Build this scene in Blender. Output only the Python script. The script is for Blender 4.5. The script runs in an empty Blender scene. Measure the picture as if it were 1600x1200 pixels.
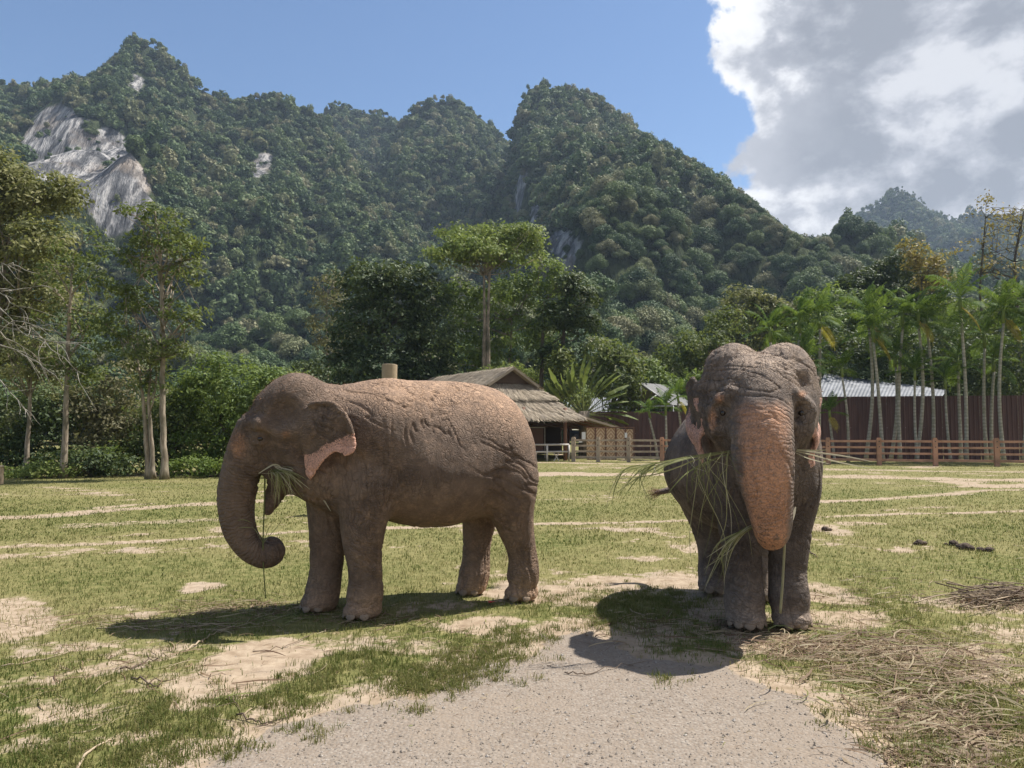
import bpy, math, os
import numpy as np
from mathutils import Vector, Matrix

# ------------------------------------------------------------------ scene, camera, light
scene = bpy.context.scene
COL = scene.collection
HZ, FPX, CAM_H = 670.0, 1200.0, 1.65           # horizon row, focal length in px (1600 px wide photo), eye height
PITCH = math.atan((HZ - 600.0) / FPX)
cam_data = bpy.data.cameras.new('camera')
cam = bpy.data.objects.new('camera', cam_data)
COL.objects.link(cam)
cam.location = (0, 0, CAM_H)
cam.rotation_euler = (math.pi / 2 + PITCH, 0, 0)
cam_data.sensor_width = 36.0
cam_data.lens = 36.0 * FPX / 1600.0
cam_data.clip_start = 0.1
cam_data.clip_end = 9000.0
scene.camera = cam

SUN_DIR = np.array([1.2, 0.58, 2.3]); SUN_DIR /= np.linalg.norm(SUN_DIR)
SUN_EL = math.asin(SUN_DIR[2]); SUN_AZ = math.atan2(SUN_DIR[0], SUN_DIR[1])
sun_data = bpy.data.lights.new('sun', 'SUN')
sun_data.energy = 5.0
sun_data.angle = math.radians(0.53)
sun_data.color = (1.0, 0.955, 0.89)
sun = bpy.data.objects.new('sun', sun_data)
COL.objects.link(sun)
sun.rotation_euler = Vector(-SUN_DIR).to_track_quat('-Z', 'Y').to_euler()
sun.location = tuple(SUN_DIR * 60)

scene.view_settings.view_transform = 'Standard'
scene.view_settings.look = 'None'
scene.view_settings.exposure = 0.72
scene.view_settings.gamma = 1.0
scene.view_settings.use_curve_mapping = False
scene.cycles.use_denoising = True
scene.cycles.max_bounces = 5
scene.cycles.diffuse_bounces = 3
scene.cycles.glossy_bounces = 2
scene.cycles.transmission_bounces = 3
scene.cycles.transparent_max_bounces = 6
scene.cycles.volume_bounces = 0
scene.cycles.caustics_reflective = False
scene.cycles.caustics_refractive = False


class NT:
    """small helper round a node tree"""
    def __init__(self, tree):
        self.t = tree; tree.nodes.clear()
    def n(self, typ, ins=None, **props):
        nd = self.t.nodes.new(typ)
        for k, v in props.items():
            setattr(nd, k, v)
        if ins:
            for k, v in ins.items():
                s = nd.inputs[k]
                if isinstance(v, bpy.types.NodeSocket):
                    self.t.links.new(v, s)
                else:
                    s.default_value = v
        return nd
    def math(self, op, a, b=None, c=None, clamp=False):
        nd = self.n('ShaderNodeMath', operation=op, use_clamp=clamp)
        for i, v in enumerate((a, b, c)):
            if v is None: continue
            if isinstance(v, bpy.types.NodeSocket): self.t.links.new(v, nd.inputs[i])
            else: nd.inputs[i].default_value = v
        return nd.outputs[0]
    def mix(self, f, a, b, blend='MIX'):
        nd = self.n('ShaderNodeMix', data_type='RGBA', blend_type=blend)
        for s, v in ((nd.inputs[0], f), (nd.inputs[6], a), (nd.inputs[7], b)):
            if isinstance(v, bpy.types.NodeSocket): self.t.links.new(v, s)
            elif isinstance(v, (int, float)): s.default_value = v
            else: s.default_value = (*v, 1.0) if len(v) == 3 else v
        return nd.outputs[2]
    def ramp(self, f, stops, interp='LINEAR'):
        nd = self.n('ShaderNodeValToRGB', {0: f})
        cr = nd.color_ramp; cr.interpolation = interp
        while len(cr.elements) < len(stops): cr.elements.new(0.5)
        for e, (p, c) in zip(cr.elements, stops):
            e.position = p
            e.color = (c, c, c, 1) if isinstance(c, (int, float)) else (*c, 1)
        return nd.outputs[0]
    def smooth(self, v, lo, hi):
        nd = self.n('ShaderNodeMapRange', {0: v, 1: lo, 2: hi, 3: 0.0, 4: 1.0}, interpolation_type='SMOOTHSTEP')
        return nd.outputs[0]
    def noise(self, vec, scale, detail=4.0, rough=0.55, dist=0.0):
        nd = self.n('ShaderNodeTexNoise', {'Scale': scale, 'Detail': detail, 'Roughness': rough, 'Distortion': dist})
        if vec is not None: self.t.links.new(vec, nd.inputs['Vector'])
        return nd.outputs[0]
    def attr(self, name):
        return self.n('ShaderNodeAttribute', attribute_name=name).outputs['Fac']
    def mapping(self, vec, scale=(1, 1, 1), loc=(0, 0, 0), rot=(0, 0, 0)):
        return self.n('ShaderNodeMapping', {'Vector': vec, 'Scale': scale, 'Location': loc, 'Rotation': rot}).outputs[0]


# ------------------------------------------------------------------ world: daylight sky with a cumulus bank on the right
world = bpy.data.worlds.new('World')
scene.world = world
world.use_nodes = True
w = NT(world.node_tree)
sky = w.n('ShaderNodeTexSky', sky_type='NISHITA', sun_disc=False, sun_elevation=SUN_EL, sun_rotation=SUN_AZ,
          altitude=50.0, air_density=1.0, dust_density=0.2, ozone_density=4.0)
bg_sky = w.n('ShaderNodeBackground', {'Color': sky.outputs[0], 'Strength': 0.088})
gen = w.n('ShaderNodeTexCoord').outputs['Generated']
sep = w.n('ShaderNodeSeparateXYZ', {0: gen})
# distance from a vertical plane through azimuth ~12 degrees; clouds fill the side towards +X
az0 = math.radians(14.5)
side = w.math('SUBTRACT', w.math('MULTIPLY', sep.outputs[0], math.cos(az0)), w.math('MULTIPLY', sep.outputs[1], math.sin(az0)))
cvec = w.mapping(gen, scale=(1.0, 1.0, 1.25), loc=(0.31, 0.12, 0.4))
big = w.noise(cvec, 4.2, 9.0, 0.56, 0.15)
fine = w.noise(w.mapping(gen, loc=(3.1, 1.7, 0.2)), 15.0, 6.0, 0.6, 0.2)
dens = w.math('ADD', w.math('MULTIPLY', side, 2.6), w.math('MULTIPLY', w.math('SUBTRACT', big, 0.5), 1.15))
dens = w.math('ADD', dens, w.math('MULTIPLY', w.math('SUBTRACT', fine, 0.5), 0.30))
# far from the bank the cover breaks up again
dens = w.math('MINIMUM', dens, w.math('ADD', w.math('MULTIPLY', w.math('SUBTRACT', w.noise(w.mapping(gen, loc=(7, 2, 5)), 1.9, 6.0, 0.55), 0.42), 3.0),
                                      w.math('MULTIPLY', w.smooth(side, 0.75, 0.45), 3.0)))
mask = w.smooth(dens, 0.0, 0.06)
# light: thin rims bright, thick undersides grey
billow = w.noise(w.mapping(gen, scale=(1, 1, 1.5), loc=(0.9, 0.4, 0.13)), 7.5, 10.0, 0.58, 0.1)
shade = w.math('ADD', w.math('MULTIPLY', w.smooth(dens, 0.0, 0.5), 0.42), w.math('MULTIPLY', w.smooth(billow, 0.40, 0.60), 0.62))
ccol = w.ramp(shade, [(0.0, (1.0, 1.0, 1.0)), (0.28, (0.86, 0.87, 0.90)), (0.6, (0.52, 0.54, 0.60)), (1.0, (0.33, 0.355, 0.41))])
bg_cloud = w.n('ShaderNodeBackground', {'Color': ccol, 'Strength': 0.66})
mx = w.n('ShaderNodeMixShader', {0: mask, 1: bg_sky.outputs[0], 2: bg_cloud.outputs[0]})
w.n('ShaderNodeOutputWorld', {0: mx.outputs[0]})


# ------------------------------------------------------------------ helpers
CAMP = np.array([0.0, 0.0, CAM_H])
_c, _s = math.cos(PITCH), math.sin(PITCH)

def ray(px, py):
    """direction (y component about 1) of the photograph's pixel"""
    x = (px - 800.0) / FPX; y = (600.0 - py) / FPX
    return np.array([x, _c - y * _s, _s + y * _c])

def at(px, py, Y):
    d = ray(px, py); return CAMP + d * (Y / d[1])

def ground(px, py, z=0.0):
    d = ray(px, py); return CAMP + d * ((z - CAM_H) / d[2])

def project(P):
    P = np.asarray(P, float) - CAMP
    yc = -P[..., 1] * _s + P[..., 2] * _c
    zc = P[..., 1] * _c + P[..., 2] * _s
    return 800 + FPX * P[..., 0] / zc, 600 - FPX * yc / zc

def on_plane(px, py, p0, nrm):
    d = ray(px, py); t = np.dot(p0 - CAMP, nrm) / np.dot(d, nrm)
    return CAMP + d * t

def make_mesh(name, verts, faces, mats=(), smooth=False, attrs=None, fmat=None):
    """verts (n,3); faces: an (m,3)/(m,4) array or a list of lists of such arrays"""
    me = bpy.data.meshes.new(name)
    verts = np.ascontiguousarray(verts, np.float32)
    fl = faces if isinstance(faces, list) else [faces]
    fl = [np.asarray(f, np.int32) for f in fl if len(f)]
    idx = np.concatenate([f.ravel() for f in fl]) if fl else np.zeros(0, np.int32)
    tot = np.concatenate([np.full(len(f), f.shape[1], np.int32) for f in fl]) if fl else np.zeros(0, np.int32)
    start = np.zeros(len(tot), np.int32); start[1:] = np.cumsum(tot)[:-1]
    me.vertices.add(len(verts)); me.vertices.foreach_set('co', verts.ravel())
    me.loops.add(len(idx)); me.loops.foreach_set('vertex_index', idx)
    me.polygons.add(len(tot)); me.polygons.foreach_set('loop_start', start)
    me.polygons.foreach_set('use_smooth', np.full(len(tot), bool(smooth)))
    for m in mats: me.materials.append(m)
    if fmat is not None: me.polygons.foreach_set('material_index', np.asarray(fmat, np.int32))
    me.update(calc_edges=True)
    for k, v in (attrs or {}).items():
        a = me.attributes.new(k, 'FLOAT', 'POINT'); a.data.foreach_set('value', np.ascontiguousarray(v, np.float32))
    return me

def link(name, me, parent=None, loc=None, rot=None, scale=None):
    o = bpy.data.objects.new(name, me); COL.objects.link(o)
    if parent is not None: o.parent = parent
    if loc is not None: o.location = tuple(loc)
    if rot is not None: o.rotation_euler = tuple(rot)
    if scale is not None: o.scale = (scale,) * 3 if isinstance(scale, (int, float)) else tuple(scale)
    return o

def tag(o, label=None, cat=None, group=None, kind=None):
    if label: o['label'] = label
    if cat: o['category'] = cat
    if group: o['group'] = group
    if kind: o['kind'] = kind
    return o

def thing(name, label, cat, loc=(0, 0, 0), rotz=0.0, group=None):
    o = bpy.data.objects.new(name, None); COL.objects.link(o)
    o.location = tuple(loc); o.rotation_euler = (0, 0, rotz); o.empty_display_size = 0.2
    return tag(o, label, cat, group)

def copy_part(src, parent):
    c = src.copy(); COL.objects.link(c); c.parent = parent
    for ch in list(src.children): copy_part(ch, c)
    return c

class MB:
    """collects simple solids into one mesh"""
    def __init__(self): self.v = []; self.f4 = []; self.f3 = []; self.n = 0; self.a = []
    def add(self, v, f4=None, f3=None, a=0.0):
        v = np.asarray(v, float).reshape(-1, 3)
        if f4 is not None and len(f4): self.f4.append(np.asarray(f4, int) + self.n)
        if f3 is not None and len(f3): self.f3.append(np.asarray(f3, int) + self.n)
        self.v.append(v); self.a.append(np.full(len(v), a) if np.isscalar(a) else np.asarray(a)); self.n += len(v)
    def box(self, c, s, R=None, a=0.0):
        q = np.array([[x, y, z] for x in (-.5, .5) for y in (-.5, .5) for z in (-.5, .5)]) * np.asarray(s)
        if R is not None: q = q @ np.asarray(R).T
        self.add(q + np.asarray(c), [[0, 1, 3, 2], [4, 6, 7, 5], [0, 4, 5, 1], [2, 3, 7, 6], [0, 2, 6, 4], [1, 5, 7, 3]], a=a)
    def tube(self, pts, rad, n=8, cap=True, a=0.0):
        P = np.asarray(pts, float); rad = np.broadcast_to(np.asarray(rad, float), (len(P),))
        T = np.gradient(P, axis=0); T /= np.linalg.norm(T, axis=1)[:, None] + 1e-9
        up = np.array([0, 0, 1.0]) if abs(T[0][2]) < 0.9 else np.array([1.0, 0, 0])
        V = []; u = np.cross(T[0], up); u /= np.linalg.norm(u)
        ang = np.arange(n) / n * 2 * math.pi
        for i in range(len(P)):
            u = u - T[i] * np.dot(u, T[i]); u /= np.linalg.norm(u) + 1e-9
            vv = np.cross(T[i], u)
            V.append(P[i] + rad[i] * (np.cos(ang)[:, None] * u + np.sin(ang)[:, None] * vv))
        m = len(P); V = np.concatenate(V)
        i, j = np.meshgrid(np.arange(m - 1), np.arange(n), indexing='ij'); j2 = (j + 1) % n
        F = np.stack([i * n + j, i * n + j2, (i + 1) * n + j2, (i + 1) * n + j], -1).reshape(-1, 4)
        f3 = None
        if cap:
            V = np.concatenate([V, P[:1], P[-1:]]); k = np.arange(n); k2 = (k + 1) % n
            f3 = np.concatenate([np.stack([k2, k, np.full(n, m * n)], -1), np.stack([(m - 1) * n + k, (m - 1) * n + k2, np.full(n, m * n + 1)], -1)])
        aa = a if np.isscalar(a) else np.concatenate([np.repeat(np.asarray(a), n), [a[0], a[-1]] if cap else []])
        self.add(V, F, f3, a=aa)
    def mesh(self, name, mats=(), smooth=False, attr='rnd'):
        fl = []
        if self.f4: fl.append(np.concatenate(self.f4))
        if self.f3: fl.append(np.concatenate(self.f3))
        return make_mesh(name, np.concatenate(self.v), fl, mats, smooth, {attr: np.concatenate(self.a)})

RNG = np.random.default_rng(7)

def _hash(ix, iy, iz, seed):
    h = (ix.astype(np.int64) * 374761393 + iy.astype(np.int64) * 668265263 + iz.astype(np.int64) * 2147483647 + seed * 1274126177) & 0xffffffff
    h = ((h ^ (h >> 13)) * 1274126177) & 0xffffffff
    h = ((h ^ (h >> 16)) * 2246822519) & 0xffffffff
    return ((h ^ (h >> 15)) & 0xffffff) / float(0xffffff)

def vnoise(P, seed=0):
    """value noise in 0..1 at points (n,3) or (n,2)"""
    P = np.asarray(P, float)
    if P.shape[-1] == 2: P = np.concatenate([P, np.zeros(P.shape[:-1] + (1,))], -1)
    I = np.floor(P).astype(np.int64); F = P - I; F = F * F * (3 - 2 * F)
    r = 0
    for dx in (0, 1):
        for dy in (0, 1):
            for dz in (0, 1):
                wgt = (F[..., 0] if dx else 1 - F[..., 0]) * (F[..., 1] if dy else 1 - F[..., 1]) * (F[..., 2] if dz else 1 - F[..., 2])
                r = r + wgt * _hash(I[..., 0] + dx, I[..., 1] + dy, I[..., 2] + dz, seed)
    return r

def fbm(P, octaves=4, seed=0, gain=0.5):
    P = np.asarray(P, float); a = 1.0; s = 0; t = 0
    for o in range(octaves):
        s = s + a * vnoise(P * 2.0 ** o + 17.3 * o, seed + o); t += a; a *= gain
    return s / t

def sstep(x, lo, hi):
    t = np.clip((x - lo) / (hi - lo), 0, 1); return t * t * (3 - 2 * t)

def in_poly(x, y, poly):
    poly = np.asarray(poly, float); r = np.zeros(np.shape(x), bool); j = len(poly) - 1
    for i in range(len(poly)):
        xi, yi = poly[i]; xj, yj = poly[j]
        c = ((yi > y) != (yj > y)) & (x < (xj - xi) * (y - yi) / (yj - yi + 1e-12) + xi)
        r ^= c; j = i
    return r

def poly_sd(x, y, poly):
    """signed distance to a polygon (negative inside)"""
    poly = np.asarray(poly, float); d = np.full(np.shape(x), 1e9)
    for i in range(len(poly)):
        a = poly[i]; b = poly[(i + 1) % len(poly)]; ab = b - a
        t = np.clip(((x - a[0]) * ab[0] + (y - a[1]) * ab[1]) / (ab @ ab + 1e-12), 0, 1)
        d = np.minimum(d, np.hypot(x - a[0] - t * ab[0], y - a[1] - t * ab[1]))
    return np.where(in_poly(x, y, poly), -d, d)

def material(name):
    m = bpy.data.materials.new(name); m.use_nodes = True
    return m, NT(m.node_tree)

def finish(k, col, rough=0.8, bump=None, bstr=0.5, bdist=0.02, spec=0.3, extra=None):
    ins = {'Base Color': col if isinstance(col, bpy.types.NodeSocket) else (*col, 1), 'Roughness': rough, 'Specular IOR Level': spec}
    p = k.n('ShaderNodeBsdfPrincipled', ins)
    if bump is not None:
        b = k.n('ShaderNodeBump', {'Strength': bstr, 'Distance': bdist, 'Height': bump})
        k.t.links.new(b.outputs[0], p.inputs['Normal'])
    k.n('ShaderNodeOutputMaterial', {0: p.outputs[0]})
    return p
# ------------------------------------------------------------------ ground: one sheet, meadow with bare earth, tracks and a gravel apron
def gp(pts): return [tuple(ground(x, y)[:2]) for x, y in pts]
GRAVEL = gp([(300, 1215), (330, 1160), (420, 1112), (560, 1082), (690, 1064), (780, 1030), (860, 985), (900, 975), (960, 1000), (1050, 1025), (1130, 1040), (1200, 1062), (1270, 1100), (1330, 1150), (1425, 1205)])
gx0, gx1 = GRAVEL[0][0], GRAVEL[-1][0]
GRAVEL = GRAVEL + [(gx1 + 0.15, 2.6), (gx1 - 0.2, -3.0), (gx0 - 0.4, -3.0), (gx0 - 0.1, 2.6)]
BARE = [  # px, py, rx, ry (pixels), strength
    (400, 1030, 105, 42, 1.0), (330, 1065, 120, 40, .8), (230, 1020, 60, 22, .6), (315, 915, 28, 8, 1.0), (760, 968, 75, 16, .95), (850, 925, 120, 22, .85), (700, 945, 60, 10, .6),
    (960, 912, 110, 16, .9), (1060, 906, 70, 14, .9), (1120, 950, 60, 40, .7), (1010, 985, 120, 40, .55), (1290, 925, 50, 22, .85), (1320, 965, 90, 20, .7), (1250, 1000, 140, 30, .7), (1400, 1010, 120, 26, .55),
    (1500, 940, 70, 14, .6), (1560, 985, 70, 18, .5), (560, 1000, 90, 18, .5), (120, 1110, 90, 22, .6), (60, 1060, 60, 14, .5), (200, 1150, 80, 18, .6), (40, 1160, 50, 16, .5), (300, 1100, 60, 14, .7), (1450, 1110, 80, 40, .45), (900, 1000, 40, 20, .8), (640, 1010, 60, 14, .5)]
TRACKS = [  # polyline in px, half width m, strength
    ([(-80, 856), (150, 848), (260, 842), (345, 836), (520, 826), (840, 818), (1000, 814), (1250, 808), (1420, 802), (1700, 795)], .20, .85),
    ([(-80, 812), (60, 806), (150, 798), (260, 790), (420, 782)], .40, .7), ([(120, 820), (250, 813), (400, 808)], .35, .45), ([(160, 792), (230, 786)], .3, .6),
    ([(700, 742), (840, 740), (1050, 741), (1290, 744), (1450, 747), (1700, 752)], 1.0, 1.0), ([(700, 724), (830, 722), (1000, 725), (1300, 733), (1500, 736), (1700, 738)], .75, .75),
    ([(1250, 784), (1380, 779), (1450, 774), (1530, 766), (1700, 764)], .25, .9), ([(1490, 752), (1540, 760), (1640, 756)], .75, 1.0), ([(840, 780), (1000, 776), (1240, 782)], .18, .45), ([(-50, 770), (120, 765), (330, 757)], .35, .3)]
TRACKS = [(np.array([ground(x, y)[:2] for x, y in t]), hw, s) for t, hw, s in TRACKS]
BARE = [(ground(px, py)[:2], rx / FPX * ground(px, py)[1], abs(ground(px, py - ry)[1] - ground(px, py + ry)[1]) / 2, s) for px, py, rx, ry, s in BARE]

def line_dist(x, y, L):
    d = np.full(np.shape(x), 1e9)
    for a, b in zip(L[:-1], L[1:]):
        ab = b - a; t = np.clip(((x - a[0]) * ab[0] + (y - a[1]) * ab[1]) / (ab @ ab), 0, 1)
        d = np.minimum(d, np.hypot(x - a[0] - t * ab[0], y - a[1] - t * ab[1]))
    return d

def ground_masks(x, y):
    P = np.stack([x, y], -1)
    n1 = fbm(P * 1.7, 4, 31); n2 = fbm(P * 5.5, 3, 32); n3 = fbm(P * 0.45, 3, 33)
    sd = poly_sd(x, y, GRAVEL) + (n1 - .5) * 0.55 + (n2 - .5) * 0.35
    gravel = sstep(sd, 0.10, -0.18)
    bare = np.zeros(np.shape(x))
    for (cx, cy), rx, ry, s in BARE:
        q = np.hypot((x - cx) / rx, (y - cy) / ry) + (n1 - .5) * 1.3 + (n2 - .5) * 0.9
        bare = np.maximum(bare, s * sstep(q, 1.25, 0.45))
    for L, hw, s in TRACKS:
        q = line_dist(x, y, L) / hw + (n1 - .5) * 1.4 + (n3 - .5) * 1.2
        bare = np.maximum(bare, s * sstep(q, 1.15, 0.4))
    bare = np.maximum(bare, 0.75 * sstep(n3 * 0.45 + n1 * 0.35 + n2 * .2 + .10 * sstep(y, 9, 5), 0.58, 0.70))
    bare = np.maximum(bare, 0.8 * sstep(sd, 0.55, 0.05))
    dry = np.clip(0.5 + (n3 - .5) * 1.6 + (n1 - .5) * 0.9, 0, 1)
    return gravel, np.clip(bare, 0, 1), dry

def axis(segs):
    return np.concatenate([np.arange(a, b, s) for a, b, s in segs])
gxs = axis([(-700, -100, 50), (-100, -30, 5), (-30, -9, .8), (-9, -4.5, .15), (-4.5, 5.5, .06), (5.5, 9, .15), (9, 34, .8), (34, 110, 5), (110, 1001, 50)])
gys = axis([(-60, -6, 6), (-6, 2.5, .5), (2.5, 3.6, .1), (3.6, 9, .06), (9, 16, .11), (16, 30, .22), (30, 46, .4), (46, 110, 4), (110, 1301, 70)])
GXX, GYY = np.meshgrid(gxs, gys)
gv, bv, dv = ground_masks(GXX, GYY)
GP2 = np.stack([GXX, GYY], -1)
near = sstep(GYY, 60, 20) * sstep(np.abs(GXX), 60, 25)
GZZ = near * ((fbm(GP2 * 0.8, 3, 41) - .5) * 0.035 + (fbm(GP2 * 4.0, 3, 42) - .5) * 0.022 - 0.012 * bv - 0.004) - 0.006
def ground_z(x, y):
    P = np.stack([x, y], -1); g, b, d = ground_masks(x, y)
    return sstep(y, 60, 20) * sstep(np.abs(x), 60, 25) * ((fbm(P * 0.8, 3, 41) - .5) * 0.035 + (fbm(P * 4.0, 3, 42) - .5) * 0.022 - 0.012 * b - 0.004) - 0.006
i, j = np.meshgrid(np.arange(len(gys) - 1), np.arange(len(gxs) - 1), indexing='ij'); nxg = len(gxs)
GF = np.stack([i * nxg + j, i * nxg + j + 1, (i + 1) * nxg + j + 1, (i + 1) * nxg + j], -1).reshape(-1, 4)

m_ground, k = material('meadow_soil')
pos = k.n('ShaderNodeNewGeometry').outputs['Position']
ag, ab_, ad = k.attr('gravel'), k.attr('bare'), k.attr('dry')
n_f = k.noise(pos, 9.0, 6.0, 0.65); n_m = k.noise(pos, 1.6, 5.0, 0.6); n_g = k.noise(pos, 60.0, 4.0, 0.7)
grass = k.mix(k.smooth(n_f, .35, .68), (0.086, 0.099, 0.028), (0.202, 0.185, 0.073))
grass = k.mix(k.math('MULTIPLY', ad, .65), grass, k.mix(n_f, (0.172, 0.155, 0.060), (0.284, 0.237, 0.120)))
soil = k.mix(k.smooth(n_f, .3, .7), (0.249, 0.185, 0.125), (0.396, 0.314, 0.228))
soil = k.mix(k.smooth(n_m, .45, .75), soil, (0.327, 0.262, 0.198))
vor = k.n('ShaderNodeTexVoronoi', {'Vector': pos, 'Scale': 46.0}, feature='F1')
vor2 = k.n('ShaderNodeTexVoronoi', {'Vector': pos, 'Scale': 120.0}, feature='F1')
stone = k.mix(k.n('ShaderNodeSeparateColor', {0: vor.outputs['Color']}).outputs[0], (0.148, 0.126, 0.104), (0.296, 0.266, 0.229))
stone = k.mix(k.math('MULTIPLY', k.smooth(vor.outputs['Distance'], .35, .7), .6), stone, (0.178, 0.148, 0.118))
stone = k.mix(k.math('MULTIPLY', k.smooth(k.noise(pos, .8, 6.0, .7), .38, .66), .75), stone, (0.222, 0.181, 0.141))
stone = k.mix(.22, stone, (.30, .205, .135))
stone = k.mix(k.math('MULTIPLY', k.n('ShaderNodeSeparateColor', {0: vor2.outputs['Color']}).outputs[1], .35), stone, (0.281, 0.259, 0.226))
fb = k.smooth(k.math('ADD', ab_, k.math('MULTIPLY', k.math('SUBTRACT', n_f, .5), 1.5)), .22, .66)
col = k.mix(fb, grass, soil)
fg = k.smooth(k.math('ADD', ag, k.math('MULTIPLY', k.math('SUBTRACT', n_f, .5), .6)), .35, .6)
col = k.mix(fg, col, stone)
hgt = k.math('ADD', k.math('MULTIPLY', n_g, .5), k.math('MULTIPLY', k.math('SUBTRACT', 1.0, vor.outputs['Distance']), k.math('MULTIPLY', fg, 1.0)))
hgt = k.math('ADD', hgt, k.math('MULTIPLY', n_f, .8))
finish(k, col, 0.95, hgt, 0.38, 0.02, 0.1)
me = make_mesh('ground', np.stack([GXX, GYY, GZZ], -1).reshape(-1, 3), GF, [m_ground], True, dict(gravel=gv.ravel(), bare=bv.ravel(), dry=dv.ravel()))
tag(link('ground', me), 'wide meadow of short dry grass with bare earth tracks and a gravel apron', kind='structure')

# ---- grass blades
def blade_material(name, c0, c1, c2, c3):
    m, k = material(name)
    r = k.attr('rnd')
    col = k.ramp(r, [(0.0, c0), (0.4, c1), (0.75, c2), (1.0, c3)])
    d = k.n('ShaderNodeBsdfPrincipled', {'Base Color': col, 'Roughness': .6, 'Specular IOR Level': .25})
    t = k.n('ShaderNodeBsdfTranslucent', {'Color': col})
    mx = k.n('ShaderNodeMixShader', {0: .45, 1: d.outputs[0], 2: t.outputs[0]})
    k.n('ShaderNodeOutputMaterial', {0: mx.outputs[0]})
    return m
m_grass = blade_material('grass_blades', (0.099, 0.142, 0.030), (0.176, 0.185, 0.056), (0.284, 0.254, 0.103), (0.413, 0.353, 0.189))

def blades(name, x, y, length, width, rnd, seed, lean=0.55):
    rng = np.random.default_rng(seed); n = len(x)
    z = ground_z(x, y) - 0.004
    a = rng.uniform(0, 2 * math.pi, n); b = a + rng.normal(0, 1.0, n)
    sd = np.stack([np.cos(a), np.sin(a), np.zeros(n)], -1) * (width / 2)[:, None]
    ln = np.abs(rng.normal(0, lean, n)) * length
    p0 = np.stack([x, y, z], -1)
    p1 = p0 + np.stack([np.cos(b) * ln * .35, np.sin(b) * ln * .35, length * .62], -1)
    p2 = p0 + np.stack([np.cos(b) * ln, np.sin(b) * ln, length * np.clip(1 - .25 * ln / length, .2, 1)], -1)
    V = np.stack([p0 - sd, p0 + sd, p1 + sd * .8, p1 - sd * .8, p2], 1).reshape(-1, 3)
    o = np.arange(n)[:, None] * 5
    me = make_mesh(name, V, [o + np.array([0, 1, 2, 3]), o + np.array([3, 2, 4])], [m_grass], False, {'rnd': np.repeat(rnd, 5)})
    return tag(link(name, me), kind='stuff')

def sow(n, y0, y1, seed, power):
    """random places in the meadow, thinning with distance"""
    rng = np.random.default_rng(seed)
    u = rng.random(n); y = (y0 ** (1 - power) + u * (y1 ** (1 - power) - y0 ** (1 - power))) ** (1 / (1 - power))
    x = rng.uniform(-1, 1, n) * (0.80 * y + 1.2)
    return x, y, rng
GA = []
for n, y0, y1, seed, L, W in ((350000, 3.2, 19.0, 51, .030, .0050), (210000, 8.0, 40.0, 52, .033, .0135)):
    x, y, rng = sow(n, y0, y1, seed, 1.15)
    g, b, d = ground_masks(x, y)
    tuft = fbm(np.stack([x, y], -1) * 6.5, 2, 61)
    keep = rng.random(n) < np.clip((1 - g * 1.15), 0, 1) * np.where(b > .8, .03, np.clip(1.05 - 1.0 * b, 0.10, 1)) * (0.25 + 1.2 * tuft) * (sstep(y, 19, 11) if y0 < 5 else sstep(y, 8, 17))
    x, y, d, tuft = x[keep], y[keep], d[keep], tuft[keep]
    rn = rng.random(keep.sum())
    rnd = np.clip(.22 + .5 * d + (rn - .5) * .8 - .2 * (tuft - .5), 0, 1)
    ln = L * (0.5 + rng.random(len(x))) * (0.7 + 0.9 * tuft)
    o = blades('grass', x, y, ln, W * (0.6 + 0.8 * rng.random(len(x))), rnd, seed + 5)
    tag(o, 'short dry lawn grass close to the viewer' if y0 < 5 else 'far lawn grass reaching to the fence and the trees', 'grass')
# greener, longer tufts at the edge of the gravel and in the bare patches
rng = np.random.default_rng(77); tx, ty, tl, tr = [], [], [], []
TUFTS = [(690, 1050, 90, 22, 170), (760, 1020, 60, 20, 120), (640, 1068, 40, 12, 60), (500, 1060, 70, 40, 55), (420, 1090, 60, 25, 30), (260, 1120, 120, 40, 60), (230, 1170, 90, 30, 55), (370, 1165, 40, 20, 16), (480, 1140, 50, 14, 12),
         (980, 945, 80, 30, 170), (1050, 930, 60, 18, 70), (950, 970, 40, 14, 40), (820, 990, 60, 20, 60), (880, 935, 60, 16, 40), (1560, 1110, 60, 60, 120), (1450, 1160, 60, 40, 60), (1400, 950, 80, 40, 80), (560, 1030, 60, 20, 45), (1060, 1055, 40, 8, 8), (1300, 1118, 30, 14, 7), (640, 1105, 40, 8, 6), (90, 1180, 90, 40, 40)]
for px, py, rx, ry, n in TUFTS:
    c = ground(px, py); sx = rx / FPX * c[1]; sy = abs(ground(px, py - ry)[1] - ground(px, py + ry)[1]) / 2
    for q in range(n):
        ox, oy = c[0] + rng.normal(0, .55) * sx, c[1] + rng.normal(0, .55) * sy
        m_ = rng.integers(14, 36); sp = rng.uniform(.015, .045)
        tx.append(ox + rng.normal(0, sp, m_)); ty.append(oy + rng.normal(0, sp, m_)); tl.append(rng.uniform(.02, .055, m_) * rng.uniform(.7, 1.3)); tr.append(np.clip(rng.normal(.36, .16, m_) + rng.uniform(-.1, .25), 0, 1))
x, y, ln, rn = map(np.concatenate, (tx, ty, tl, tr))
tag(blades('grass_tufts', x, y, ln, np.full(len(x), .0048), rn, 78, .7), 'greener grass tufts along the gravel edge and in bare earth', 'grass')

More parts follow.
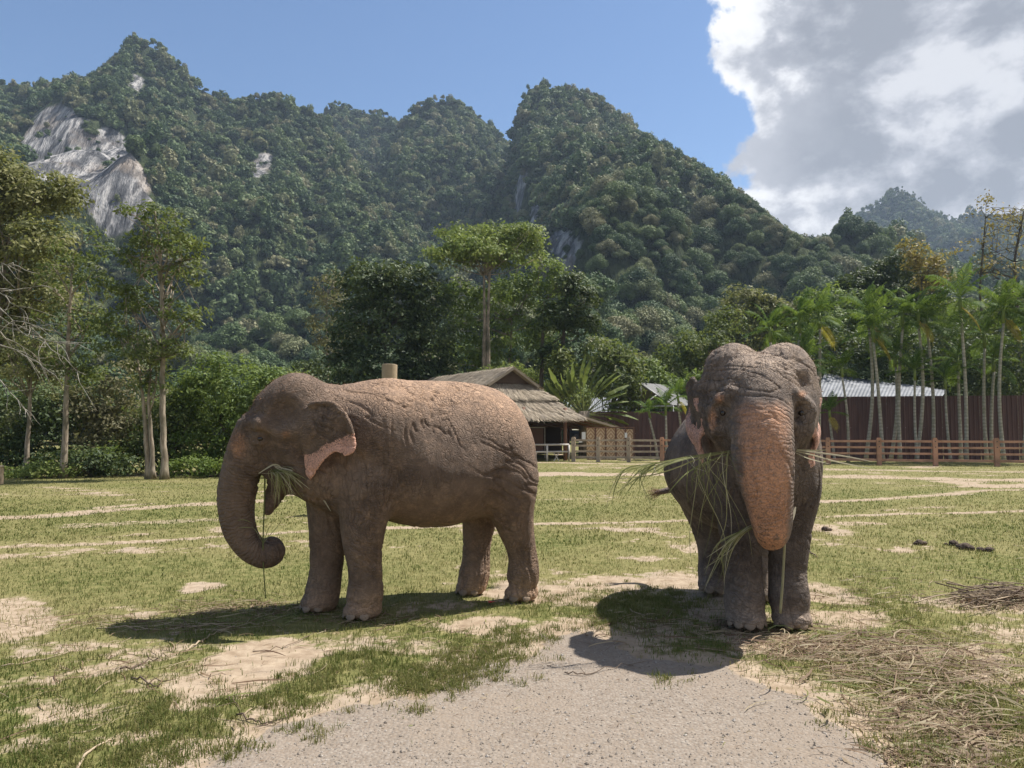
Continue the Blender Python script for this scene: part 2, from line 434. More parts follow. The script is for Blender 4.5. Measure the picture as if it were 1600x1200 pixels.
# ---- pebbles on the gravel apron
m_peb, k = material('pebbles'); r = k.attr('rnd'); pos = k.n('ShaderNodeTexCoord').outputs['Object']
finish(k, k.mix(k.math('MULTIPLY', k.noise(pos, 90.0), .5), k.ramp(r, [(0, (0.152, 0.128, 0.104)), (.6, (0.264, 0.228, 0.192)), (1, (0.432, 0.400, 0.360))]), (0.240, 0.200, 0.160)), .9, spec=.15)
rng = np.random.default_rng(91); n = 60000
x, y, _r = sow(n, 3.0, 9.0, 92, 1.6); g, b, d = ground_masks(x, y)
keep = (rng.random(n) < np.clip(g + .06 * b, 0, 1)); x, y = x[keep], y[keep]; n = len(x)
s = 0.0030 * np.exp(rng.normal(0, .55, n)); s = np.minimum(s, .013)
octv = np.array([[1, 0, 0], [-1, 0, 0], [0, 1, 0], [0, -1, 0], [0, 0, 1], [0, 0, -1.]]); octf = np.array([[0, 2, 4], [2, 1, 4], [1, 3, 4], [3, 0, 4], [2, 0, 5], [1, 2, 5], [3, 1, 5], [0, 3, 5]])
V = octv[None] * (s[:, None] * rng.uniform(.6, 1.4, (n, 6)))[:, :, None] * np.array([1, 1, .7])
a = rng.uniform(0, 6.28, n); ca, sa = np.cos(a)[:, None], np.sin(a)[:, None]
V = np.stack([V[..., 0] * ca - V[..., 1] * sa, V[..., 0] * sa + V[..., 1] * ca, V[..., 2]], -1) + np.stack([x, y, ground_z(x, y) + s * .25], -1)[:, None]
me = make_mesh('pebbles', V.reshape(-1, 3), (np.arange(n)[:, None, None] * 6 + octf).reshape(-1, 3), [m_peb], False, {'rnd': np.repeat(rng.random(n), 6)})
tag(link('pebbles', me), 'pale loose pebbles of the gravel apron', 'gravel', kind='stuff')

# ---- trampled straw: thin bent stalks lying about
m_straw = blade_material('straw', (0.14, 0.085, 0.055), (0.28, 0.195, 0.125), (0.46, 0.37, 0.25), (0.25, 0.27, 0.10))
def stalks(n, place, lens, wid, seed, lift=.012, curl=.5):
    """n thin lying stalks as strips; place(rng) -> px, py, direction angle"""
    rng = np.random.default_rng(seed); S = 5; V = []; R = []
    P = np.array([place(rng) for q in range(n)]); g0 = np.array([ground(px, py)[:2] for px, py in P[:, :2]])
    a = P[:, 2] + rng.normal(0, .25, n); L = rng.uniform(*lens, n) * rng.uniform(.5, 1, n); cv = rng.normal(0, curl, n)
    t = np.linspace(-.5, .5, S)
    ang = a[:, None] + cv[:, None] * t
    dx = np.cumsum(np.cos(ang), 1) * (L / S)[:, None]; dy = np.cumsum(np.sin(ang), 1) * (L / S)[:, None]
    x = g0[:, :1] + dx - dx.mean(1, keepdims=True); y = g0[:, 1:] + dy - dy.mean(1, keepdims=True)
    z = ground_z(x.ravel(), y.ravel()).reshape(x.shape) + np.abs(rng.normal(0, lift, (n, 1))) + np.abs(rng.normal(0, lift, n))[:, None] * np.sin((t + .5) * 3.1 * rng.uniform(.4, 1.2, (n, 1))) + .003
    wd = (wid * rng.uniform(.5, 1.3, n))[:, None] * np.array([.5, 1, 1, .9, .25])
    nx, ny = -np.sin(ang), np.cos(ang); tilt = rng.uniform(-.7, .7, (n, 1))
    A = np.stack([x - nx * wd, y - ny * wd, z - tilt * wd], -1); Bq = np.stack([x + nx * wd, y + ny * wd, z + tilt * wd + .001], -1)
    V = np.stack([A, Bq], 2).reshape(n, 2 * S, 3)
    q = np.arange(S - 1)[:, None] * 2 + np.array([0, 1, 3, 2])
    F = (np.arange(n)[:, None, None] * 2 * S + q).reshape(-1, 4)
    r = np.clip(rng.random(n) ** 1.1, 0, .8); r[rng.random(n) < .07] = 1.0
    return V.reshape(-1, 3), F, np.repeat(r, 2 * S)
def gaus(px, py, rx, ry, ang=0.0): return lambda rng: (px + rng.normal(0, .5) * rx, py + rng.normal(0, .5) * ry, ang + rng.normal(0, .9))
STRAW = [(500, gaus(1160, 972, 70, 16, .1), .004, (.1, .35)), (900, gaus(1290, 1005, 170, 28, .0), .004, (.15, .6)), (900, gaus(1420, 1040, 190, 45, -.1), .004, (.15, .7)), (700, gaus(1480, 1110, 150, 60, -.2), .0045, (.12, .5)),
         (450, gaus(1500, 1170, 110, 40, .2), .005, (.12, .45)), (700, gaus(1555, 936, 60, 14, .2), .005, (.12, .5)), (500, gaus(390, 950, 130, 16, .05), .004, (.1, .5)), (260, gaus(250, 975, 190, 16, .0), .004, (.15, .7)), (160, gaus(560, 965, 130, 16, .1), .004, (.1, .5)),
         (110, gaus(300, 1040, 190, 60, .4), .004, (.12, .5)), (160, gaus(700, 990, 200, 40, 0), .0035, (.08, .35)), (260, gaus(1340, 930, 150, 30, 0), .004, (.08, .35)), (90, gaus(120, 1080, 150, 90, 0), .004, (.1, .5)), (220, gaus(1000, 975, 110, 30, 0), .004, (.1, .5)), (120, gaus(1450, 900, 160, 40, 0), .004, (.1, .3)), (260, gaus(850, 1120, 420, 90, 0), .0022, (.015, .07)), (120, gaus(700, 1060, 260, 40, 0), .0025, (.02, .1))]
Vs, Fs, Rs, off = [], [], [], 0
for q, (n, pl, wd, ln) in enumerate(STRAW):
    n = int(n * .72)
    v, f, r = stalks(n, pl, ln, wd, 200 + q, .016 if n > 400 else .008, 1.0); Vs.append(v); Fs.append(f + off); Rs.append(r); off += len(v)
tag(link('straw', make_mesh('straw', np.concatenate(Vs), np.concatenate(Fs), [m_straw], False, {'rnd': np.concatenate(Rs)})), 'trampled dry straw strewn on the ground round the elephants', 'straw', kind='stuff')
# ------------------------------------------------------------------ karst mountains (height field from ridge lines) and their forest
RIDGES = [  # (px, py, distance), foot width (m)
    ([(-620, 260, 520), (-420, 200, 480), (-250, 150, 450), (-120, 135, 430), (0, 122, 425), (35, 126, 422), (60, 119, 420), (100, 118, 420), (125, 118, 418), (150, 97, 416), (168, 78, 415), (186, 52, 415), (205, 47, 415), (238, 60, 415), (262, 86, 416), (290, 107, 418), (305, 131, 420), (350, 153, 424), (390, 145, 428), (420, 141, 430), (440, 146, 430), (465, 160, 432), (500, 180, 440), (540, 250, 450), (580, 330, 455)], 285),
    ([(490, 250, 560), (506, 162, 560), (512, 154, 560), (526, 153, 560), (545, 166, 562), (590, 169, 565), (612, 178, 565), (640, 240, 570)], 260),
    ([(600, 260, 505), (626, 188, 505), (645, 160, 505), (670, 149, 505), (700, 145, 505), (725, 156, 506), (755, 181, 508), (785, 211, 510), (800, 230, 512), (830, 330, 515)], 270),
    ([(780, 330, 418), (800, 214, 418), (812, 172, 418), (823, 132, 418), (845, 124, 418), (870, 131, 420), (905, 136, 422), (935, 146, 424), (965, 171, 428), (1000, 201, 432), (1030, 226, 436), (1065, 246, 440), (1100, 266, 446), (1130, 286, 452), (1180, 326, 462), (1210, 351, 470), (1240, 375, 480), (1275, 387, 490), (1340, 420, 510), (1450, 470, 530)], 275),
    ([(1270, 400, 800), (1300, 382, 800), (1320, 355, 800), (1345, 330, 800), (1370, 319, 800), (1385, 299, 800), (1408, 292, 800), (1435, 304, 800), (1452, 329, 800), (1480, 334, 800), (1500, 343, 800), (1510, 329, 800), (1530, 322, 800), (1560, 338, 805), (1600, 334, 810), (1700, 300, 820), (1900, 350, 840), (2300, 330, 900)], 420),
    ([(905, 560, 200), (940, 505, 200), (985, 456, 200), (1040, 452, 202), (1085, 490, 205), (1120, 545, 210)], 75),
    ([(300, 560, 190), (420, 520, 200), (560, 505, 210), (700, 520, 205)], 70),
    ([(-300, 470, 230), (-100, 480, 220), (60, 500, 215)], 95),
    ([(1150, 500, 260), (1300, 470, 270), (1500, 480, 280), (1800, 470, 290)], 120)]
RID = []
for pts, wid in RIDGES:
    Q = np.array([at(px, py, Y) for px, py, Y in pts])
    RID.append((Q, wid))

SKY = np.array([(-60, 120), (0, 115), (35, 120), (60, 113), (125, 112), (150, 90), (170, 72), (185, 45), (205, 40), (240, 55), (262, 80), (290, 100), (305, 125), (320, 132), (350, 148), (365, 143), (420, 135), (440, 140), (465, 155), (480, 165), (500, 172), (508, 150), (525, 147), (545, 160), (575, 165), (590, 163), (610, 172), (625, 182), (645, 155), (670, 143), (700, 139), (725, 150), (755, 175), (785, 205), (795, 207), (810, 170), (822, 125), (845, 118), (870, 125), (905, 130), (935, 140), (965, 165), (985, 180), (1000, 195), (1030, 220), (1050, 225), (1065, 240), (1100, 260), (1130, 280), (1150, 295), (1180, 320), (1210, 345), (1240, 370), (1270, 380), (1290, 378), (1310, 372), (1320, 350), (1345, 325), (1370, 315), (1385, 295), (1410, 288), (1435, 300), (1450, 325), (1480, 330), (1500, 340), (1510, 325), (1530, 318), (1560, 335), (1600, 330), (1660, 320)], float)
def terrain(x, y):
    P = np.stack([x, y], -1)
    g = fbm(np.stack([x / 46, y / 120], -1), 4, 71); g2 = fbm(P / 52, 4, 72); g3 = fbm(P / 95, 3, 73)
    ridged = 1 - np.abs(2 * g - 1)
    H = np.full(np.shape(x), -6.0)
    for Q, wid in RID:
        d = np.full(np.shape(x), 1e9); Z = np.zeros(np.shape(x))
        for a, b in zip(Q[:-1], Q[1:]):
            ab = b[:2] - a[:2]; t = np.clip(((x - a[0]) * ab[0] + (y - a[1]) * ab[1]) / (ab @ ab), 0, 1)
            dd = np.hypot(x - a[0] - t * ab[0], y - a[1] - t * ab[1])
            z = a[2] + t * (b[2] - a[2]); 
            m = dd < d; d = np.where(m, dd, d); Z = np.where(m, z, Z)
        u = d / wid
        off = sstep(u, 0.04, 0.35)
        uu = np.clip(u * (1 + off * ((.66 - ridged) * 0.34 + (g3 - .5) * 0.22)), 0, 3)
        prof = 1 - uu ** 0.78
        # steps: cliffs and shelves
        step = 0.022 * np.sin(uu * 15 + g3 * 9) * off
        h = Z * (prof + step + off * (g2 - .5) * 0.27)
        H = np.maximum(H, np.where(u < 1.6, h, -6))
    # crests keep below the line of sight to the traced skyline
    px = 800 + FPX * x / np.maximum(y, 1); sky_t = (HZ - np.interp(px, SKY[:, 0], SKY[:, 1])) / FPX * 1.0
    cap = CAM_H + sky_t * y * np.sqrt(1 + 0 * x) - 1.5
    H = np.where((y < 790) & (px > -60) & (px < 1660), np.minimum(H, cap), H)
    return np.maximum(H, -6)

def sight_cap(x, y):
    px = 800 + FPX * x / np.maximum(y, 1)
    return CAM_H + (HZ - np.interp(px, SKY[:, 0], SKY[:, 1])) / FPX * y

mx_ = np.arange(-640, 1000, 5.5); my_ = np.concatenate([np.arange(112, 600, 5.0), np.arange(600, 1000, 12)])
MX, MY = np.meshgrid(mx_, my_); MZ = terrain(MX, MY)
nm = len(mx_); i, j = np.meshgrid(np.arange(len(my_) - 1), np.arange(nm - 1), indexing='ij')
MF = np.stack([i * nm + j, i * nm + j + 1, (i + 1) * nm + j + 1, (i + 1) * nm + j], -1).reshape(-1, 4)

# bare limestone faces: px polygons on the visible slope
CLIFFS = [[(34, 235), (50, 180), (95, 150), (122, 165), (140, 205), (165, 192), (192, 200), (215, 245), (238, 285), (240, 335), (200, 362), (150, 360), (115, 325), (85, 295), (45, 272)],
          [(195, 118), (212, 108), (230, 132), (214, 148), (198, 140)], [(840, 375), (862, 345), (890, 362), (918, 370), (924, 432), (895, 430), (858, 402)], [(820, 300), (842, 296), (838, 345), (818, 335)],
          [(385, 232), (420, 228), (430, 262), (395, 268)], [(925, 440), (945, 405), (965, 432), (945, 462)], [(980, 500), (1000, 485), (1010, 560), (988, 562)], [(800, 300), (812, 250), (822, 300), (812, 330)], [(275, 148), (298, 152), (292, 170), (276, 166)]]
def cliff_mask(x, y, z):
    px, py = project(np.stack([x, y, z], -1))
    n = fbm(np.stack([px / 16, py / 34], -1), 3, 81)
    c = np.zeros(np.shape(x))
    for p in CLIFFS:
        c = np.maximum(c, sstep(poly_sd(px, py, p) + (n - .5) * 34, 5, -9))
    return c * (y < 560)
MC = cliff_mask(MX, MY, MZ)
m_mtn, k = material('limestone_and_undergrowth')
pos = k.n('ShaderNodeNewGeometry').outputs['Position']
st = k.noise(k.mapping(pos, scale=(1, .35, .10)), .34, 8.0, .62); st2 = k.noise(k.mapping(pos, scale=(1, .3, .05)), .55, 4.0, .6); bl = k.noise(pos, .05, 5.0)
rock = k.ramp(st, [(0.30, (.04, .04, .045)), (.45, (.16, .16, .165)), (.56, (.40, .385, .375)), (.74, (.66, .63, .60))])
rock = k.mix(k.math('MULTIPLY', k.smooth(st2, .48, .60), .85), rock, (.085, .085, .09))
rock = k.mix(k.math('MULTIPLY', k.smooth(bl, .5, .7), .5), rock, (.40, .32, .25))
green = k.mix(k.smooth(k.noise(pos, .22, 6.0, .65), .35, .65), (.020, .032, .012), (.06, .075, .03))
cf = k.smooth(k.math('ADD', k.attr('cliff'), k.math('MULTIPLY', k.math('SUBTRACT', k.noise(pos, .16, 5.0, .65), .5), .8)), .35, .6)
finish(k, k.mix(cf, green, rock), .95, k.math('ADD', st, k.math('MULTIPLY', st2, .6)), 1.0, 5.0, .1)
me = make_mesh('mountains', np.stack([MX, MY, MZ], -1).reshape(-1, 3), MF, [m_mtn], True, {'cliff': MC.ravel()})
tag(link('mountains', me), 'forested karst limestone mountains with pale bare cliffs', kind='structure')

# ---- forest: leafy crowns scattered over the slopes, one mass
def crown_proto(seed, mat, tall=1.0, lobes=9, per=70, leaf=.17):
    """a unit tree crown made of many small leaf sprays on lumpy lobes"""
    rng = np.random.default_rng(seed); V = []; R = []
    for q in range(lobes):
        a = rng.uniform(0, 6.28); e = rng.uniform(-.2, 1.25); rr = rng.uniform(.45, .95) if q else 0
        c = np.array([math.cos(a) * rr * math.cos(e), math.sin(a) * rr * math.cos(e), (math.sin(e) * .75 + .05) * tall]); lr = rng.uniform(.24, .46) if q else .62
        n = int(per * (lr / .42) ** 2)
        d = rng.normal(0, 1, (n, 3)); d[:, 2] = d[:, 2] * .9 + .25; d /= np.linalg.norm(d, axis=1)[:, None]
        p = c + d * lr * rng.uniform(.70, 1.22, (n, 1)) * np.array([1, 1, .85 * tall])
        nn = d + rng.normal(0, .45, (n, 3)); nn /= np.linalg.norm(nn, axis=1)[:, None]
        t = np.cross(nn, rng.normal(0, 1, (n, 3))); t /= np.linalg.norm(t, axis=1)[:, None]; b = np.cross(nn, t)
        s = leaf * rng.uniform(.6, 1.25, (n, 1))
        V.append(np.stack([p - t * s, p - b * s * .7, p + t * s, p + b * s * .7 - nn * s * .25], 1).reshape(-1, 3)); R.append(np.repeat(np.clip(rng.normal(.5, .2, n) + rng.uniform(-.15, .15), 0, 1), 4))
    V = np.concatenate(V); F = np.arange(len(V)).reshape(-1, 4)
    return make_mesh('forest_crown', V, F, [mat], False, {'rnd': np.concatenate(R)})

def far_leaf(name, c0, c1, c2, c3=None):
    m, k = material(name)
    oi = k.n('ShaderNodeObjectInfo').outputs['Random']
    base = k.ramp(oi, [(0, c0), (.35, c1), (.7, c2), (.93, c3 or c2), (1.0, c3 or c2)])
    col = k.mix(k.math('MULTIPLY', k.attr('rnd'), .6), base, k.mix(.5, base, c2, 'ADD'))
    d = k.n('ShaderNodeBsdfPrincipled', {'Base Color': col, 'Roughness': .65, 'Specular IOR Level': .25})
    t = k.n('ShaderNodeBsdfTranslucent', {'Color': col})
    mx = k.n('ShaderNodeMixShader', {0: .2, 1: d.outputs[0], 2: t.outputs[0]})
    k.n('ShaderNodeOutputMaterial', {0: mx.outputs[0]})
    return m
m_far = far_leaf('forest_leaves', (.030, .056, .024), (.062, .102, .038), (.122, .162, .058), (.195, .185, .10))
protos = [crown_proto(300 + q, m_far, tall) for q, tall in enumerate((1.0, .8, 1.35, 1.1, 1.8, .7, 1.25))]
protos += [crown_proto(320 + q, m_far, tall, 13, 420, .062) for q, tall in enumerate((1.0, .8, 1.3, 1.1))]
pcol = bpy.data.collections.new('forest_crowns')
for q, me in enumerate(protos): pcol.objects.link(bpy.data.objects.new('forest_crown_%02d' % q, me))

def scatter(name, P, scl, rot, idx, coll):
    """one object whose points carry leafy crowns (geometry nodes)"""
    me = make_mesh(name, P, [])
    for nm_, typ, val in (('scl', 'FLOAT', scl), ('rot', 'FLOAT', rot), ('idx', 'INT', idx)):
        a = me.attributes.new(nm_, typ, 'POINT'); a.data.foreach_set('value', val)
    o = link(name, me)
    ng = bpy.data.node_groups.new(name, 'GeometryNodeTree')
    ng.interface.new_socket('Geometry', in_out='INPUT', socket_type='NodeSocketGeometry'); ng.interface.new_socket('Geometry', in_out='OUTPUT', socket_type='NodeSocketGeometry')
    N = ng.nodes.new; L = ng.links.new
    gi, go = N('NodeGroupInput'), N('NodeGroupOutput')
    ci = N('GeometryNodeCollectionInfo'); ci.inputs[0].default_value = coll; ci.inputs['Separate Children'].default_value = True; ci.inputs['Reset Children'].default_value = True
    ip = N('GeometryNodeInstanceOnPoints'); ip.inputs['Pick Instance'].default_value = True
    def na(nm_, typ):
        q = N('GeometryNodeInputNamedAttribute'); q.data_type = typ; q.inputs[0].default_value = nm_; return q.outputs[0]
    L(gi.outputs[0], ip.inputs['Points']); L(ci.outputs[0], ip.inputs['Instance']); L(na('idx', 'INT'), ip.inputs['Instance Index'])
    cx = N('ShaderNodeCombineXYZ'); L(na('rot', 'FLOAT'), cx.inputs[2])
    er = N('FunctionNodeEulerToRotation'); L(cx.outputs[0], er.inputs[0]); L(er.outputs[0], ip.inputs['Rotation'])
    L(na('scl', 'FLOAT'), ip.inputs['Scale']); L(ip.outputs[0], go.inputs[0])
    md = o.modifiers.new('scatter', 'NODES'); md.node_group = ng
    return tag(o, kind='stuff')

rng = np.random.default_rng(5)
n = 230000
x = rng.uniform(-620, 960, n); y = rng.uniform(60, 860, n)
inb = np.abs(x) < y * 0.86 + 60
x, y = x[inb], y[inb]
z = terrain(x, y); e = 3.0
gx = (terrain(x + e, y) - z) / e; gy = (terrain(x, y + e) - z) / e
sl = np.sqrt(1 + gx ** 2 + gy ** 2)
c = np.maximum(cliff_mask(x, y, z), np.maximum(cliff_mask(x, y, z + 2.5), cliff_mask(x, y, z + 5.0)))
back = gy < -0.25                       # far side of a ridge
dens = np.clip(0.42 * sl, 0, 1) * np.where(c > .4, .07, 1.0) * np.where(back, .5, 1.0)
flat = z < -2
dens = np.where(flat, .55 * (y > 62), dens) * np.where(y > 600, .8, 1)
keep = rng.random(len(x)) < dens
# the meadow, hut and palms stay clear
keep &= ~((y < 75) | ((y < 85) & (np.abs(x) < 10)))
x, y, z, c = x[keep], y[keep], z[keep], c[keep]
s = np.clip(rng.lognormal(math.log(2.15), .38, len(x)), 1.0, 4.8) * np.where(c > .4, .5, 1) 
z = np.where(z < -2, rng.uniform(.5, 2.5, len(x)), z) + s * .35
s = np.minimum(s, np.maximum(1.1, 1.1 + (sight_cap(x, y) - (z - s * .35)) / 2.2))
idx = np.where(y < 230, rng.integers(7, 11, len(x)), rng.integers(0, 7, len(x)))
s = np.where(y < 140, np.minimum(s, 4.2), s)
FOREST = scatter('forest', np.stack([x, y, z], -1), s.astype(np.float32), rng.uniform(0, 6.28, len(x)).astype(np.float32), idx.astype(np.int32), pcol)
tag(FOREST, 'dense green forest covering the mountain slopes', 'forest')
print('forest crowns', len(x))

# ---- the blue air between here and the mountains
m_haze = bpy.data.materials.new('haze'); m_haze.use_nodes = True; k = NT(m_haze.node_tree)
pv = k.n('ShaderNodeVolumePrincipled', {'Color': (.62, .78, 1.0, 1), 'Density': 0.00023, 'Anisotropy': 0.2})
k.n('ShaderNodeOutputMaterial', {'Volume': pv.outputs[0]})
b = MB(); b.box((150, 420, 115), (2400, 1300, 245)); hz = link('haze', b.mesh('haze', [m_haze])); tag(hz, kind='stuff')
# ------------------------------------------------------------------ trees, shrubs, palms
def leaf_material(name, c0, c1, c2, trans=.38, rough=.55, spec=.25):
    m, k = material(name)
    col = k.ramp(k.attr('rnd'), [(0, c0), (.5, c1), (1, c2)])
    d = k.n('ShaderNodeBsdfPrincipled', {'Base Color': col, 'Roughness': rough, 'Specular IOR Level': spec})
    t = k.n('ShaderNodeBsdfTranslucent', {'Color': k.mix(.25, col, (.35, .42, .05))})
    mx = k.n('ShaderNodeMixShader', {0: trans, 1: d.outputs[0], 2: t.outputs[0]})
    k.n('ShaderNodeOutputMaterial', {0: mx.outputs[0]})
    return m
LM = dict(olive=leaf_material('leaf_olive', (.125, .135, .050), (.20, .20, .080), (.32, .30, .13)),
          mid=leaf_material('leaf_mid', (.060, .088, .025), (.115, .148, .042), (.215, .23, .080)),
          bright=leaf_material('leaf_bright', (.070, .115, .025), (.130, .188, .044), (.24, .29, .085)),
          dark=leaf_material('leaf_dark', (.026, .044, .016), (.052, .080, .026), (.12, .145, .052), .22),
          lime=leaf_material('leaf_lime', (.115, .165, .040), (.19, .24, .065), (.31, .34, .12)),
          yellow=leaf_material('leaf_yellow', (.17, .13, .040), (.27, .20, .060), (.38, .28, .10)),
          dusty=leaf_material('leaf_dusty', (.11, .11, .058), (.18, .165, .088), (.26, .23, .13)))
def bark_material(name, c0, c1, sc=(4, 4, .7)):
    m, k = material(name); pos = k.n('ShaderNodeTexCoord').outputs['Object']
    n = k.noise(k.mapping(pos, scale=sc), 3.0, 6.0, .65); n2 = k.noise(pos, 1.2, 3.0)
    finish(k, k.mix(k.smooth(n2, .4, .7), k.mix(k.smooth(n, .35, .65), c0, c1), (.10, .095, .06)), .9, n, .8, .03, .15)
    return m
BARK = dict(pale=bark_material('bark_pale', (.20, .155, .115), (.42, .35, .27)), dark=bark_material('bark_dark', (.045, .035, .026), (.12, .095, .07)), white=bark_material('bark_white', (.20, .18, .15), (.38, .35, .30)))

def leaves(P, D, size, rng, rnd, aspect=.5, jit=.75, up=.45):
    """rhombic leaves at P, facing roughly along D"""
    n = len(P)
    nn = D * .6 + rng.normal(0, jit, (n, 3)) * .6 + np.array([0, 0, up]); nn /= np.linalg.norm(nn, axis=1)[:, None] + 1e-9
    t = np.cross(nn, rng.normal(0, 1, (n, 3))); t /= np.linalg.norm(t, axis=1)[:, None] + 1e-9; b = np.cross(nn, t)
    s = (size * rng.uniform(.6, 1.3, n))[:, None]
    V = np.stack([P - t * s, P - b * s * aspect, P + t * s - nn * s * .25, P + b * s * aspect], 1).reshape(-1, 3)
    return V, np.repeat(rnd, 4)

def crown(lobes, leaf, mat, seed, clump=.45, per=34, dens=1.6, inner=.35, aspect=.5, name='crown'):
    """lobes: (centre, (rx,ry,rz)); leaf sprays in clumps through the outer volume of each lobe"""
    rng = np.random.default_rng(seed); VS = []; RS = []; tips = []
    for c, r in lobes:
        c = np.asarray(c); r = np.asarray(r); area = 4 * math.pi * ((r[0] * r[1]) ** 1.6 / 3 + (r[0] * r[2]) ** 1.6 / 3 + (r[1] * r[2]) ** 1.6 / 3) ** (1 / 1.6)
        n = max(4, int(dens * area / (clump * 2) ** 2 * 1.6))
        d = rng.normal(0, 1, (n, 3)); d /= np.linalg.norm(d, axis=1)[:, None]
        d = d[(d[:, 2] > -.55) | (rng.random(n) < .35)]; n = len(d)
        rad = rng.uniform(inner, 1.0, (n, 1)) ** .6 * (1 + .22 * (vnoise(d * 2.2 + c, seed)[:, None] - .4))
        q = c + d * r * rad; tips.append(q)
        cs = clump * rng.uniform(.6, 1.4, n); m = np.maximum(6, (per * (cs / clump) ** 2).astype(int))
        idx = np.repeat(np.arange(n), m)
        o = rng.normal(0, .5, (len(idx), 3)) * cs[idx][:, None] * np.array([1, 1, .55])
        P = q[idx] + o
        cr = rng.normal(0, .16, n)[idx]
        rnd = np.clip(.45 + cr + rng.normal(0, .16, len(idx)), 0, 1)
        v, a = leaves(P, d[idx] + o / cs[idx][:, None] * .6, np.full(len(idx), leaf), rng, rnd, aspect)
        VS.append(v); RS.append(a)
    V = np.concatenate(VS)
    return V, np.arange(len(V)).reshape(-1, 4), np.concatenate(RS), np.concatenate(tips)

def limb_path(a, b, rng, n=6, sag=.12):
    a = np.asarray(a, float); b = np.asarray(b, float); L = np.linalg.norm(b - a); t = np.linspace(0, 1, n)[:, None]
    return a + (b - a) * t + np.sin(t * math.pi) * rng.normal(0, sag, 3) * L * .5 + rng.normal(0, .02 * L, (n, 3)) * np.sin(t * math.pi)

def build_tree(name, label, group, trunks, lobes, Y, leaf, lm, bark, seed, r0=.16, clump=.45, per=34, dens=1.6, inner=.35, limbs=14, base=None, cat='tree', yspread=.8, aspect=.5):
    """trunks: list of px polylines from the ground up; lobes: (px, py, rx, ry) in px; Y the distance of the trunk foot"""
    rng = np.random.default_rng(seed)
    b0 = at(trunks[0][0][0], 670, Y) if base is None else np.array(base); b0[2] = 0
    s = Y / FPX
    L3 = [(at(px, py, Y + dy * rx * s), (rx * s, rx * s * yspread, ry * s)) for px, py, rx, ry, dy in [(q + (rng.uniform(-.5, .5),) if len(q) == 4 else q) for q in lobes]]
    V, F, R, tips = crown(L3, leaf, lm, seed, clump, per, dens, inner, aspect)
    root = thing(name, label, cat, b0, 0, group)
    mt = MB()
    ends = []
    for tr in trunks:
        P = np.array([at(px, py, Y) for px, py in tr]); P[0, 2] = -.05
        t = np.linspace(0, 1, len(P)); ti = np.linspace(0, 1, max(8, len(P) * 3))
        Q = np.stack([np.interp(ti, t, P[:, i]) for i in range(3)], -1); Q[1:-1] += rng.normal(0, .012, (len(Q) - 2, 3))
        rr = r0 * (1 - .72 * ti) ; rr[0] *= 1.5; rr[1] *= 1.12
        mt.tube(Q - b0, rr, 9); ends.append((Q, rr))
    for q in range(limbs):
        Q, rr = ends[q % len(ends)]
        tip = tips[rng.integers(len(tips))]
        lo = int(len(Q) * .45)
        zi = np.clip(np.searchsorted(Q[:, 2], tip[2] - rng.uniform(.3, 2.0)), lo, len(Q) - 1)
        path = limb_path(Q[zi], tip, rng); rl = rr[zi] * .55
        mt.tube(path - b0, np.linspace(rl, .012, len(path)), 5)
        for w_ in range(2):
            tip2 = tips[np.argmin(np.linalg.norm(tips - (path[3] + rng.normal(0, .9, 3)), axis=1))]
            p2 = limb_path(path[3], tip2, rng, 5); mt.tube(p2 - b0, np.linspace(rl * .5, .008, len(p2)), 4)
    link('trunk', mt.mesh('trunk', [BARK[bark]], True), root)
    link('crown', make_mesh('crown', V - b0, F, [LM[lm]], False, {'rnd': R}), root)
    return root

GL = 'trees at the left edge of the meadow'
build_tree('broad_tree', 'broad olive green tree towering over the slim trunks', GL, [[(-30, 740), (-20, 600), (0, 470), (10, 400)]],
           [(40, 320, 75, 70), (-20, 300, 80, 75), (70, 390, 60, 55), (0, 430, 80, 60), (60, 470, 60, 45), (-60, 400, 80, 90), (20, 540, 70, 50), (95, 300, 35, 32)], 31, .105, 'olive', 'pale', 401, .30, .45, 46, 1.2, .25, 30)
build_tree('slim_tree', 'slim tree with a short pale trunk under the broad crown', GL, [[(40, 746), (44, 680), (48, 590), (52, 520)]], [(50, 560, 45, 34), (20, 590, 35, 30), (70, 600, 30, 25)], 26.5, .075, 'olive', 'pale', 402, .095, .36, 36, .8)
build_tree('slim_tree', 'slim straight tree with leafy crown beside the broad olive tree', GL, [[(99, 746), (103, 650), (106, 560), (110, 470), (114, 400)]],
           [(125, 385, 42, 38), (95, 430, 45, 38), (150, 440, 35, 34), (110, 500, 55, 34), (155, 530, 35, 38), (85, 560, 40, 30), (140, 590, 34, 24)], 26, .075, 'mid', 'pale', 403, .11, .34, 34, .62)
build_tree('slim_tree', 'low forked tree with two pale stems touching at the foot', GL, [[(232, 748), (228, 680), (222, 610), (214, 560)], [(239, 748), (236, 690), (232, 620), (236, 570)]],
           [(210, 560, 40, 26), (240, 600, 34, 22), (195, 500, 38, 32), (225, 530, 40, 24), (270, 560, 34, 26), (180, 450, 30, 26)], 25.6, .075, 'mid', 'pale', 404, .095, .32, 32, .65)
build_tree('slim_tree', 'tall slender tree with one bare pale trunk and an airy crown', GL, [[(257, 748), (255, 690), (254, 600), (255, 520), (252, 440), (246, 370), (242, 330)]],
           [(240, 335, 42, 22), (285, 380, 38, 34), (215, 390, 36, 34), (255, 420, 52, 34), (300, 430, 24, 28), (225, 470, 38, 28), (285, 490, 34, 26), (255, 365, 40, 28), (195, 330, 20, 14), (265, 545, 30, 16)], 25.4, .078, 'mid', 'pale', 405, .115, .30, 30, .62, .2, 30)

